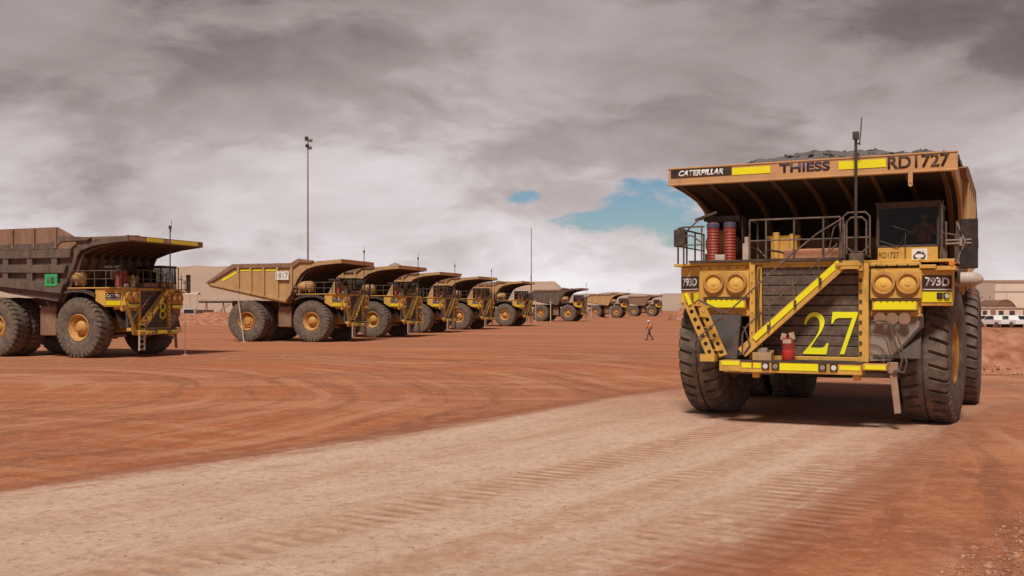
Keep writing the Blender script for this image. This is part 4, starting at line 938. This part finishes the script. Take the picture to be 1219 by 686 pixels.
# extinguisher and bits standing on the bumper
ex = empty('extinguisher', (8.341 + (-.30) * math.cos(.46) + (-2.98) * math.sin(.46), 27.315 + .30 * math.sin(.46) + (-2.98) * math.cos(.46), 1.625), -.46)
tag(ex, 'red extinguisher with a clear cover standing on the front bumper of the nearest truck', 'extinguisher')
mb = MB(); mb.lathe([(0, 0), (0, .13), (.03, .15), (.24, .16), (.26, .14)], 20, 'Z'); mb.build('base', 'redbright', ex, smooth=True)
mb = MB(); mb.lathe([(.24, .15), (.42, .165), (.56, .16), (.56, 0)], 20, 'Z'); mb.build('cylinder', 'red', ex, smooth=True)
mb = MB(); mb.box((-.10, -.06, .58), (.12, .10, .16), Matrix.Rotation(R(14), 4, 'Y')); mb.box((.10, -.06, .60), (.12, .10, .18), Matrix.Rotation(R(-14), 4, 'Y')); mb.box((0, -.165, .47), (.2, .01, .1)); mb.build('cover', 'reflw', ex, .01)
bx = empty('tool_tray', (8.341 + (-.92) * math.cos(.46) + (-2.9) * math.sin(.46), 27.315 + .92 * math.sin(.46) + (-2.9) * math.cos(.46), 1.625), -.46)
tag(bx, 'small open steel tray on the front bumper beside the foot of the stairs', 'tray')
mb = MB(); mb.b2((-.24, -.15, 0), (.22, .15, .03)); mb.b2((-.24, -.15, .03), (.22, -.12, .19)); mb.b2((-.24, .12, .03), (.22, .15, .24)); mb.b2((-.24, -.12, .03), (-.21, .12, .19)); mb.b2((.19, -.12, .03), (.22, .12, .19)); mb.build('tray_shell', 'bodyy', bx)
mb = MB(); mb.b2((-.14, -.08, .03), (.10, .08, .30)); mb.build('fitting', 'grey', bx, .01)

# ------------------------------------------------------------------ people
def figure(name, J, Rr, edges, loc, rz, mt='hivis', root='pelvis'):
    """one continuous skinned body; J joint -> xyz, Rr joint -> radius"""
    me = bpy.data.meshes.new(name); names = list(J); idx = {k: i for i, k in enumerate(names)}
    me.from_pydata([J[k] for k in names], [(idx[a_], idx[b_]) for a_, b_ in edges], [])
    o = bpy.data.objects.new(name, me); COL.objects.link(o)
    o.modifiers.new('skin', 'SKIN'); sv = me.skin_vertices[0].data
    for k, i in idx.items():
        r_ = Rr[k]; sv[i].radius = r_ if isinstance(r_, tuple) else (r_, r_)
    sv[idx[root]].use_root = True
    s_ = o.modifiers.new('sub', 'SUBSURF'); s_.levels = 1; s_.render_levels = 1
    dg = bpy.context.evaluated_depsgraph_get(); dg.update()
    m2 = bpy.data.meshes.new_from_object(o.evaluated_get(dg)); o.modifiers.clear(); o.data = m2; m2.shade_smooth()
    m2.materials.clear(); m2.materials.append(M[mt]); o.location = loc; o.rotation_euler = (0, 0, rz); return o
def hands(body, wrist, elbow, curl=.5):
    """palm, four fingers and a thumb as a child mesh of the arm"""
    w_, e_ = Vector(wrist), Vector(elbow); d = (w_ - e_).normalized(); sdv = d.orthogonal().normalized(); up = d.cross(sdv)
    mb = MB(); mb.tube([w_ - d * .01, w_ + d * .04, w_ + d * .09], .028, 8, .036)
    for k, ln in enumerate((.065, .078, .072, .055)):
        b0 = w_ + d * .085 + sdv * (-.027 + .018 * k); mb.tube([b0, b0 + d * ln * .5 + up * ln * .15 * curl, b0 + d * ln * .8 + up * ln * .5 * curl], .009, 6, .007)
    b0 = w_ + d * .03 + sdv * -.03; mb.tube([b0, b0 + d * .03 - sdv * .025, b0 + d * .06 - sdv * .03], .011, 6, .009)
    return mb.build('hand', 'skin', body, smooth=True)
def head(body, c, face=(0, -1, 0), helmet=True):
    c = Vector(c); fy = Vector(face).normalized(); sx = Vector((0, 0, 1)).cross(fy)
    mb = MB(); mb.lathe([(-.125, 0), (-.12, .035), (-.09, .062), (-.03, .078), (.03, .082), (.08, .070), (.11, .035), (.12, 0)], 16, 'Z', c)
    mb.tube([c + fy * .070 + Vector((0, 0, .01)), c + fy * .098 + Vector((0, 0, -.025))], .010, 6, .014)
    for s_ in (-1, 1):
        mb.tube([c + sx * s_ * .074 + Vector((0, 0, .01)), c + sx * s_ * .088], .02, 6)
    h_ = mb.build('head', 'skin', body, smooth=True)
    mb = MB()
    for s_ in (-1, 1): mb.tube([c + fy * .072 + sx * s_ * .03, c + fy * .080 + sx * s_ * .03], .009, 6)
    mb.tube([c + fy * .066 - sx * .022 + Vector((0, 0, -.065)), c + fy * .074 + Vector((0, 0, -.066)), c + fy * .066 + sx * .022 + Vector((0, 0, -.065))], .005, 6); mb.build('face_features', 'dkbrown', h_)
    if helmet:
        mb = MB(); mb.lathe([(.035, .108), (.045, .112), (.05, .10), (.09, .092), (.125, .066), (.145, .03), (.15, 0)], 18, 'Z', c); mb.tube([c + fy * .09 + Vector((0, 0, .042)), c + fy * .145 + Vector((0, 0, .036))], .055, 8, .03); mb.build('helmet', 'white', body, smooth=True)
    return h_
# walking worker; local -y is where the person heads
Jw = dict(pelvis=(0, 0, .93), belly=(0, -.01, 1.05), chest=(0, -.03, 1.26), neck=(0, -.05, 1.44), neck2=(0, -.07, 1.51),
          shl=(.17, -.03, 1.38), ell=(.24, .12, 1.13), wrl=(.23, .03, .91), shr=(-.17, -.03, 1.38), elr=(-.24, -.13, 1.14), wrr=(-.20, -.30, .99))
Rw = dict(pelvis=(.15, .11), belly=(.145, .10), chest=(.165, .115), neck=.06, neck2=.05, shl=.07, ell=.048, wrl=.033, shr=.07, elr=.048, wrr=.033)
Ew = [('pelvis', 'belly'), ('belly', 'chest'), ('chest', 'neck'), ('neck', 'neck2'), ('chest', 'shl'), ('shl', 'ell'), ('ell', 'wrl'), ('chest', 'shr'), ('shr', 'elr'), ('elr', 'wrr')]
legs = dict(hl=(.10, 0, .90), kl=(.11, -.20, .50), al=(.11, -.24, .10), tl=(.11, -.42, .045), hr=(-.10, 0, .90), kr=(-.11, .06, .49), ar=(-.11, .36, .17), tr=(-.11, .30, .045))
Jw.update(legs); Rw.update(dict(hl=.095, kl=.065, al=.045, tl=.04, hr=.095, kr=.065, ar=.045, tr=.04))
Ew += [('pelvis', 'hl'), ('hl', 'kl'), ('kl', 'al'), ('al', 'tl'), ('pelvis', 'hr'), ('hr', 'kr'), ('kr', 'ar'), ('ar', 'tr')]
PZ = 90.5
wk = figure('person', Jw, Rw, Ew, ((773.3 - 609.5) / 1208 * PZ, PZ, 0), R(-78), 'trouser')
tag(wk, 'person in an orange shirt, dark trousers and a white helmet walking across the red yard', 'person')
shirt = {k: Jw[k] for k in ('pelvis', 'belly', 'chest', 'shl', 'ell', 'shr', 'elr')}; shirt['pelvis'] = (0, 0, .90)
rs = {k: (tuple(a_ * 1.10 + .01 for a_ in Rw[k]) if isinstance(Rw[k], tuple) else Rw[k] * 1.15 + .006) for k in shirt}
sh = figure('shirt', shirt, rs, [('pelvis', 'belly'), ('belly', 'chest'), ('chest', 'shl'), ('shl', 'ell'), ('chest', 'shr'), ('shr', 'elr')], (0, 0, 0), 0, 'hivis'); sh.parent = wk
hands(wk, Jw['wrl'], Jw['ell']); hands(wk, Jw['wrr'], Jw['elr']); head(wk, (0, -.09, 1.63))
mb = MB(); mb.b2((-.13, .09, 1.05), (.13, .22, 1.40)); mb.build('backpack', 'dark', wk, .03)
for xx, y_, z_ in ((.11, -.34, .05), (-.11, .30, .07)):
    mb = MB(); mb.b2((xx - .05, y_ - .15, z_ - .05), (xx + .05, y_ + .12, z_ + .05)); mb.build('boot', 'dark', wk, .02)
# driver in the cab
def T(x, y, z): return (8.341 + x * math.cos(.46) + y * math.sin(.46), 27.315 - x * math.sin(.46) + y * math.cos(.46), z)
Jd = dict(pelvis=(0, 0, 0), belly=(0, .0, .14), chest=(0, 0, .36), neck=(0, -.02, .54), neck2=(0, -.03, .60), shl=(.17, 0, .47), ell=(.25, -.20, .26), wrl=(.12, -.42, .33), shr=(-.17, 0, .47), elr=(-.25, -.20, .26), wrr=(-.12, -.42, .33),
          hl=(.10, -.02, -.02), kl=(.13, -.46, .02), al=(.13, -.58, -.28), hr=(-.10, -.02, -.02), kr=(-.13, -.46, .02), ar=(-.13, -.58, -.28))
Rd = {k: Rw[k] for k in Jd}
dr = figure('person', Jd, Rd, [e for e in Ew if 'tl' not in e and 'tr' not in e], T(2.62, -.80, 4.50), -.46, 'hivis')
tag(dr, 'driver in an orange shirt seated behind the windscreen of the nearest truck', 'person')
hands(dr, Jd['wrl'], Jd['ell'], 1); hands(dr, Jd['wrr'], Jd['elr'], 1); head(dr, (0, -.05, .72), helmet=False)
mb = MB(); mb.lathe([(.0, .09), (.05, .088), (.10, .06), (.13, 0)], 14, 'Z', (0, -.04, .76)); mb.build('hair', 'dkbrown', dr, smooth=True)

# ------------------------------------------------------------------ parked trucks
SKIP = {'dump_body', 'number'}
def place(X, Y, th, label, style, mt, sign=None, load=None, fas='fascia', cabdark=False):
    r = main.copy(); COL.objects.link(r); r.location = (X, Y, 0); r.rotation_euler = (0, 0, -R(th))
    for ch in list(main.children):
        if ch.name.split('.')[0] in SKIP: continue
        copy_tree(ch, r)
    for c_ in r.children:
        if c_.name.startswith('antenna_mast'): c_.scale.z = 1.11          # the parked trucks carry taller whips
    tag(r, label, 'dump truck', 'haul trucks parked in a row')
    lm = bpy.data.objects.new('boarding_ladder', LADDER); COL.objects.link(lm); lm.parent = r
    key = (style, mt, fas)
    if key in BODY: b_ = copy_tree(BODY[key], r)
    else:
        yz = (-3.55, 6.99) if style == 'banded' else (-2.8, 6.93); b_ = tray(r, style, mt, *yz, .30); fascia(b_, mt=fas, yf=yz[0], zt=yz[1], lip=.30); BODY[key] = copy_tree(b_, None)
    return r, b_
BODY = {}
mb = MB()
for dx in (-.22, .22): mb.b2((-1.68 + dx - .035, -3.14, .42), (-1.68 + dx + .035, -3.06, 1.62))
for k in range(4): mb.b2((-1.86, -3.14, .46 + k * .30), (-1.50, -3.02, .52 + k * .30))
lo = mb.build('boarding_ladder', 'dirtywhite'); LADDER = lo.data; bpy.data.objects.remove(lo)
def prune(o, names, test=lambda c: True):
    for c_ in [c_ for c_ in o.children_recursive if c_.name.split('.')[0] in names and test(c_)]: bpy.data.objects.remove(c_)
t1, b1 = place(-23.9, 61.6, -71, 'grey tray haul truck with a green square sign, parked at the left edge', 'banded', 'bodyg', fas='bodyb')
specs = [(-15.98, 88.36, -75, 'yellow haul truck with a white number sign, behind the leaning white stake', 'ribbed', 'bodyy'),
         (-12.4, 100.7, -72, 'yellow haul truck third from the left, just right of the one with the white sign', 'ribbed', 'bodyy'),
         (-9.75, 118.7, -72, 'yellow haul truck mostly hidden, fourth from the left, pale ore in its tray', 'ribbed', 'bodyy'),
         (-5.8, 135.6, -70, 'yellow haul truck fifth from the left, between two trucks loaded with pale ore', 'ribbed', 'bodyy'),
         (-.1, 158.7, -72, 'yellow haul truck sixth from the left, beside the thin mast, loaded with pale ore', 'ribbed', 'bodyy'),
         (12.65, 214.2, -72, 'haul truck with a dark grey tray in the middle distance right of the thin mast', 'ribbed', 'bodyg'),
         (30.0, 286.6, -74, 'small far haul truck with yellow tray, second from the far end of the row', 'ribbed', 'bodyy'),
         (47.0, 338.4, -74, 'smallest and farthest haul truck with a brownish tray, at the far end of the row', 'ribbed', 'bodyb')]
trucks = [(t1, b1)] + [place(*s_) for s_ in specs]
for k, (r, b_) in enumerate(trucks):
    if k >= 6: prune(r, {'lettering', 'white_line', 'map_emblem', 'emblem_oval', 'decal'})
    prune(r, {'map_emblem', 'emblem_oval', 'decal'}); prune(r, {'lettering'}, lambda c: c.parent and c.parent.name.startswith('cab'))
for q in [v for v in BODY.values()]:
    for c_ in list(q.children_recursive): bpy.data.objects.remove(c_)
    bpy.data.objects.remove(q)
X = 3.40
mb = MB(); mb.b2((-X - .275, 1.2, 4.15), (-X - .25, 2.1, 4.85)); mb.build('green_sign', 'green', b1)
text('lettering', '18', .50, .40, 'dark', b1, (-X - .276, 1.65, 4.50), (R(90), 0, R(-90)), off=.035)
mb = MB()
for x0, x1 in ((-1.8, -.4), (.4, 2.9)): mb.b2((x0, -3.605, 6.735), (x1, -3.552, 6.96))
pieces(mb, 'reflective_strip', 'refl', b1)
mb = MB(); mb.b2((-3.3, -3.59, 6.745), (-1.9, -3.552, 6.94)); mb.b2((-.35, -3.59, 6.745), (.35, -3.552, 6.94)); pieces(mb, 'faded_panel', 'reflw', b1)
text('number', '8', .60, 1.05, 'digit', t1, (.93, -2.515, 2.72), off=-.012)
for c_ in [c_ for c_ in t1.children_recursive if c_.name.startswith('lettering') and c_.parent.name.startswith('number_plate')]:
    pl, lo, ro = c_.parent, c_.location.copy(), c_.rotation_euler.copy(); bpy.data.objects.remove(c_)
    text('lettering', 'CAT 793', .72, .20, 'white', pl, lo, ro, off=.03)
b2_ = trucks[1][1]
mb = MB(); mb.b2((-X - .215, 1.95, 5.25), (-X - .165, 3.15, 5.95)); mb.build('number_sign', 'white', b2_)
text('lettering', '1817', 1.05, .50, 'dark', b2_, (-X - .217, 2.55, 5.60), (R(90), 0, R(-90)), off=.0)
for y0, y1 in ((3.2, 4.2), (4.5, 5.4), (5.7, 6.6)):
    mb = MB(); mb.b2((-X - .03, y0, 6.02), (-X - .004, y1, 6.2)); mb.build('reflective_strip', 'refl', b2_)
mb = MB(); mb.px([(6.95, 6.0), (8.3, 5.35), (8.3, 5.15), (6.95, 5.82)], -X - .03, -X - .004); mb.build('reflective_strip', 'refl', b2_)
for k in (4, 5, 6):
    mb = MB(); mb.b2((.8, -2.845, 6.68), (3.2, -2.802, 6.89)); mb.build('reflective_strip', 'refl', trucks[k][1])
ore(trucks[3][0], 1.9, 'orel', 'pale ore heaped in the tray of the fourth parked truck', 21, 1.2, 7.2)
ore(trucks[5][0], 1.7, 'orel', 'pale ore heaped in the tray of the sixth parked truck', 22, 2.2, 7.6)

# ------------------------------------------------------------------ masts, stakes
def at(px, Y): return (px - 609.5) / 1208 * Y
def mast(px, Y, h, label, r=.16, head_=True):
    o = empty('light_mast', (at(px, Y), Y, 0)); tag(o, label, 'light mast')
    mb = MB(); mb.tube([(0, 0, 0), (0, 0, h * .5), (0, 0, h)], r, 12, r * .5); mb.lathe([(0, .45), (.06, .45), (.06, 0)], 12, 'Z'); mb.build('pole', 'grey' if head_ else 'dark', o, smooth=True)
    if head_:
        mb = MB(); mb.tube([(-.45, 0, h - .3), (.45, 0, h - .3)], .05, 8); mb.tube([(0, -.4, h - 1.1), (0, .4, h - 1.1)], .05, 8); mb.build('cross_arm', 'dark', o)
        for dx, dy, dz in ((-.15, -.1, 0), (.35, .1, -.25), (-.05, -.15, -1.0), (.30, 0, -1.25)):
            mb = MB(); mb.box((dx, dy, h + dz), (.45, .35, .40), Matrix.Rotation(R(25), 4, 'X')); mb.build('floodlight', 'dark' if dx < 0 else 'grey', o, .04)
    return o
mast(366.5, 135, 25.4, 'tall light mast with floodlights at its top, rising behind the parked trucks')
mast(632.5, 240, 21.8, 'thin far mast without lamps rising beside the sixth parked truck', .13, False)
def stake(px, Y, h, lean, mt, label, r=.045):
    o = empty('marker_stake', (at(px, Y), Y, 0)); tag(o, label, 'stake', 'bay marker stakes')
    mb = MB(); mb.tube([(0, 0, 0), (lean, 0, h)], r, 8); mb.build('shaft', mt, o, smooth=True)
    mb = MB(); mb.tube([(lean, 0, h), (lean, 0, h + .05)], r * 1.25, 8); mb.build('cap', mt, o)
    mb = MB(); mb.lathe([(0, .25), (.06, .12), (.1, 0)], 10, 'Z'); mb.build('footing', 'rock', o)
stake(290.5, 86, 4.1, -.55, 'stake', 'white stake leaning left before the rear wheel of the truck with the white sign', .05)
stake(638, 205, 4.4, -.1, 'stake', 'thin stake at the rear wheel of the dark grey tray truck', .06)
stake(655.5, 203, 4.2, 0, 'stake', 'upright stake between the wheels of the dark grey tray truck', .09)
stake(704, 270, 3.2, 0, 'stake', 'far stake behind the dark grey tray truck, left of the far yellow one', .08)
stake(726, 272, 2.6, 0, 'stake', 'far stake beside the front wheel of the far yellow tray truck', .08)
stake(220.5, 62, 2.0, 0, 'roofred', 'thin reddish stake in front of the truck at the left edge', .03)

# ------------------------------------------------------------------ buildings, far vehicles on the right
bd = empty('workshop_building', (at(1184, 250), 250, 0)); tag(bd, 'large cream workshop shed with a red roof edge at the right edge', 'building')
mb = MB(); mb.b2((0, 0, 0), (60, 40, 9.0)); mb.build('wall', 'cream', bd)
mb = MB(); mb.b2((-.15, -.15, 9.0), (60.2, 40.1, 9.45)); mb.px([(0, 9.45), (20, 10.2), (40, 9.45)], 0, 60); mb.build('roof', 'roofred', bd)
mb = MB(); mb.b2((-.05, -.06, 6.6), (60, -.003, 7.0)); mb.build('wall_band', 'creamd', bd)
mb = MB()
for k in range(6): mb.b2((3 + k * 9, -.05, 2.6), (3.12 + k * 9, -.004, 6.5))
mb.build('downpipe', 'creamd', bd)
an = empty('workshop_side', (at(1162, 246), 246, 0)); tag(an, 'darker left side face of the cream workshop, built as a separate block', 'building')  # workshop's side face as an added block, its shade put into the colour
mb = MB(); mb.b2((0, 0, 0), (4.6, 12, 9.1)); mb.build('wall', 'creamd', an); mb = MB(); mb.b2((-.1, -.1, 9.1), (4.7, 12, 9.4)); mb.build('roof', 'roofred', an)
mb = MB(); mb.b2((1.2, -.06, 5.2), (1.5, -.004, 5.5)); mb.b2((3.2, -.06, 5.2), (3.5, -.004, 5.5)); mb.build('vent', 'dark', an)
tn = empty('arched_shelter', (at(1197, 225), 225, 0)); tag(tn, 'brown arched fabric shelter in front of the cream workshop', 'shelter')
mb = MB(); arc = [(3.0 * math.cos(a_), 4.6 * math.sin(a_)) for a_ in [math.pi * k / 20 for k in range(21)]]
mb.py(arc, 0, 9); mb.build('canopy', 'tent', tn)
mb = MB(); mb.tube([(x_, -.05, z_) for x_, z_ in arc], .08, 6); mb.tube([(0, -.05, 0), (0, -.05, 4.6)], .05, 6); mb.build('arch_frame', 'bodyb', tn)
tn2 = empty('arched_shelter', (at(1172, 228), 228, 0)); tag(tn2, 'smaller brown arched shelter left of the big one', 'shelter')
mb = MB(); mb.py([(1.3 * math.cos(a_), 3.3 * math.sin(a_)) for a_ in [math.pi * k / 14 for k in range(15)]], 0, 5); mb.build('canopy', 'tent', tn2)
po = empty('portable_office', (at(1166, 190), 190, 0)); tag(po, 'low cream portable office with dark windows behind the white cars', 'office')
mb = MB(); mb.b2((0, 0, .3), (14, 4, 2.75)); mb.build('wall', 'cream', po); mb = MB(); mb.b2((-.15, -.2, 2.75), (14.2, 4.2, 2.95)); mb.build('roof', 'dirtywhite', po)
for x_, w_ in ((.6, .8), (3.6, .9), (5.6, 1.0), (8.2, .9), (10.4, 1.0)):
    mb = MB(); mb.b2((x_, -.05, 1.3), (x_ + w_, -.004, 2.3)); mb.build('window', 'win', po)
mb = MB(); mb.b2((2.1, -.06, .35), (3.0, -.004, 2.4)); mb.build('door', 'bodyb', po)
def car():
    r = empty('parked_car', (0, 0, 0))
    mb = MB()
    prof = [(-2.5, .45), (-2.5, .95), (-2.3, 1.05), (-1.2, 1.12), (-.55, 1.72), (.55, 1.78), (.95, 1.70), (1.15, 1.15), (2.45, 1.12), (2.5, .5), (1.95, .45), (1.85, .70), (1.5, .82), (1.15, .70), (1.05, .45), (-1.15, .45), (-1.25, .70), (-1.6, .82), (-1.95, .70), (-2.05, .45)]
    mb.prism(prof, lambda a_, z_: (a_, -.88 + max(0, z_ - 1.1) * .22, z_), lambda a_, z_: (a_, .88 - max(0, z_ - 1.1) * .22, z_)); mb.build('body', 'carw', r, .03)
    mb = MB()
    for s_ in (-1, 1): mb.prism([(-.98, 1.15), (-.48, 1.64), (.5, 1.68), (.80, 1.62), (.95, 1.17)], lambda a_, z_: (a_, s_ * (.885 - max(0, z_ - 1.1) * .22), z_), lambda a_, z_: (a_, s_ * (.895 - max(0, z_ - 1.1) * .22), z_))
    pieces(mb, 'side_window', 'win', r)
    mb = MB(); mb.prism([(-.78, 1.2), (.78, 1.2), (.68, 1.62), (-.68, 1.62)], lambda y_, z_: (-1.2 + (z_ - 1.12) * 1.08 - .03, y_, z_), lambda y_, z_: (-1.2 + (z_ - 1.12) * 1.08 - .01, y_, z_)); mb.build('windscreen', 'win', r)
    for x_ in (-1.6, 1.5):
        for s_ in (-1, 1):
            mb = MB(); mb.lathe([(-.11, 0), (-.11, .36), (.11, .36), (.11, 0)], 16, 'Y', (x_, s_ * .78, .36)); wh = mb.build('wheel', 'rubber', r)
    mb = MB(); mb.b2((-2.54, -.7, .75), (-2.49, .7, .9)); mb.build('front_grille', 'win', r)
    return r
c0 = car(); cl = ['white utility vehicle leftmost beyond the earth bund, beside the nearest truck', 'white utility vehicle second from the left beyond the earth bund', 'white utility vehicle third from the left beyond the earth bund', 'white utility vehicle fourth from the left beyond the earth bund', 'white utility vehicle fifth from the left beyond the earth bund', 'white utility vehicle rightmost beyond the earth bund']
for k, (px_, Y_, rz_) in enumerate(((1173, 152, -62), (1183, 149, -74), (1192, 151, -66), (1201, 148, -76), (1209, 151, -70), (1218, 149, -65))):
    c_ = c0 if k == 0 else copy_tree(c0); c_.location = (at(px_, Y_), Y_, 0); c_.rotation_euler = (0, 0, R(rz_)); tag(c_, cl[k], 'utility vehicle', 'white vehicles beyond the bund')
# far plant on the left
cv = empty('conveyor', (at(262, 300), 300, 0)); tag(cv, 'long dark far conveyor gantry on legs left of the yellow truck with the number sign', 'conveyor')
mb = MB(); mb.b2((-6.2, -.4, 4.2), (14, .4, 4.8)); mb.build('gantry', 'dark', cv)
mb = MB()
for k in range(9): mb.beam((-6 + k * 2.2, -.42, 4.8), (-4.9 + k * 2.2, -.42, 5.3), .08, .08); mb.beam((-4.9 + k * 2.2, -.42, 5.3), (-3.8 + k * 2.2, -.42, 4.8), .08, .08)
mb.build('truss', 'bodyb', cv)
for x_ in (-4, 1, 6, 11):
    mb = MB(); mb.beam((x_ - .7, 0, 0), (x_, 0, 4.2), .25, .25); mb.beam((x_ + .7, 0, 0), (x_, 0, 4.2), .25, .25); mb.build('leg', 'bodyb', cv)
mb = MB(); mb.beam((-1.5, -1, .6), (3.0, -1, 3.9), .6, .4); mb.build('chute', 'roofred', cv)
def small_truck(px, Y, rz, label, tank):
    r = empty('service_truck', (at(px, Y), Y, 0), R(rz)); tag(r, label, 'service truck')
    mb = MB(); mb.px([(-3.3, .6), (-3.3, 1.7), (-3.0, 2.7), (-1.7, 2.8), (-1.7, .6)], -1.15, 1.15); cb_ = mb.build('cab', 'dirtywhite', r, .05)
    mb = MB(); mb.prism([(-1, 1.75), (1, 1.75), (.9, 2.5), (-.9, 2.5)], lambda x_, z_: (x_, -3.34 + (z_ - 1.7) * .3, z_), lambda x_, z_: (x_, -3.28 + (z_ - 1.7) * .3, z_)); mb.build('windscreen', 'win', cb_)
    mb = MB()
    if tank: mb.lathe([(-1.4, 0), (-1.4, 1.1), (2.9, 1.1), (2.9, 0)], 20, 'Y', (0, 0, 2.1))
    else: mb.b2((-1.2, -1.4, 1.1), (1.2, 3, 2.4))
    mb.build('tank' if tank else 'tray', 'dirtywhite' if tank else 'bodyb', r)
    mb = MB(); mb.b2((-.8, -3.2, .6), (.8, 3, .95)); mb.build('chassis', 'dark', r)
    for y_ in (-2.5, 1.2, 2.4):
        for s_ in (-1, 1):
            mb = MB(); mb.lathe([(-.15, 0), (-.15, .52), (.15, .52), (.15, 0)], 16, 'X', (s_ * 1.0, y_, .52)); mb.build('wheel', 'rubber', r)
small_truck(224, 205, 20, 'dusty white tanker truck far behind, between the first two parked haul trucks', True)
small_truck(237, 215, -30, 'far service truck with a brown tray right of the tanker truck', False)
sdh = empty('long_shed', (at(215, 420), 420, 0)); tag(sdh, 'far open sided shed with a pale roof below the spoil hill at left', 'shed')
for x_ in (.1, 3.2, 6.3):
    for y_ in (2.5,):
        mb = MB(); mb.tube([(x_, y_, 0), (x_, y_, 8.3)], .06, 8); mb.build('post', 'bodyb', sdh)
mb = MB(); mb.px([(-.4, 8.2), (2.5, 9.3), (5.4, 8.2)], -.4, 6.9); mb.build('roof', 'dirtywhite', sdh)
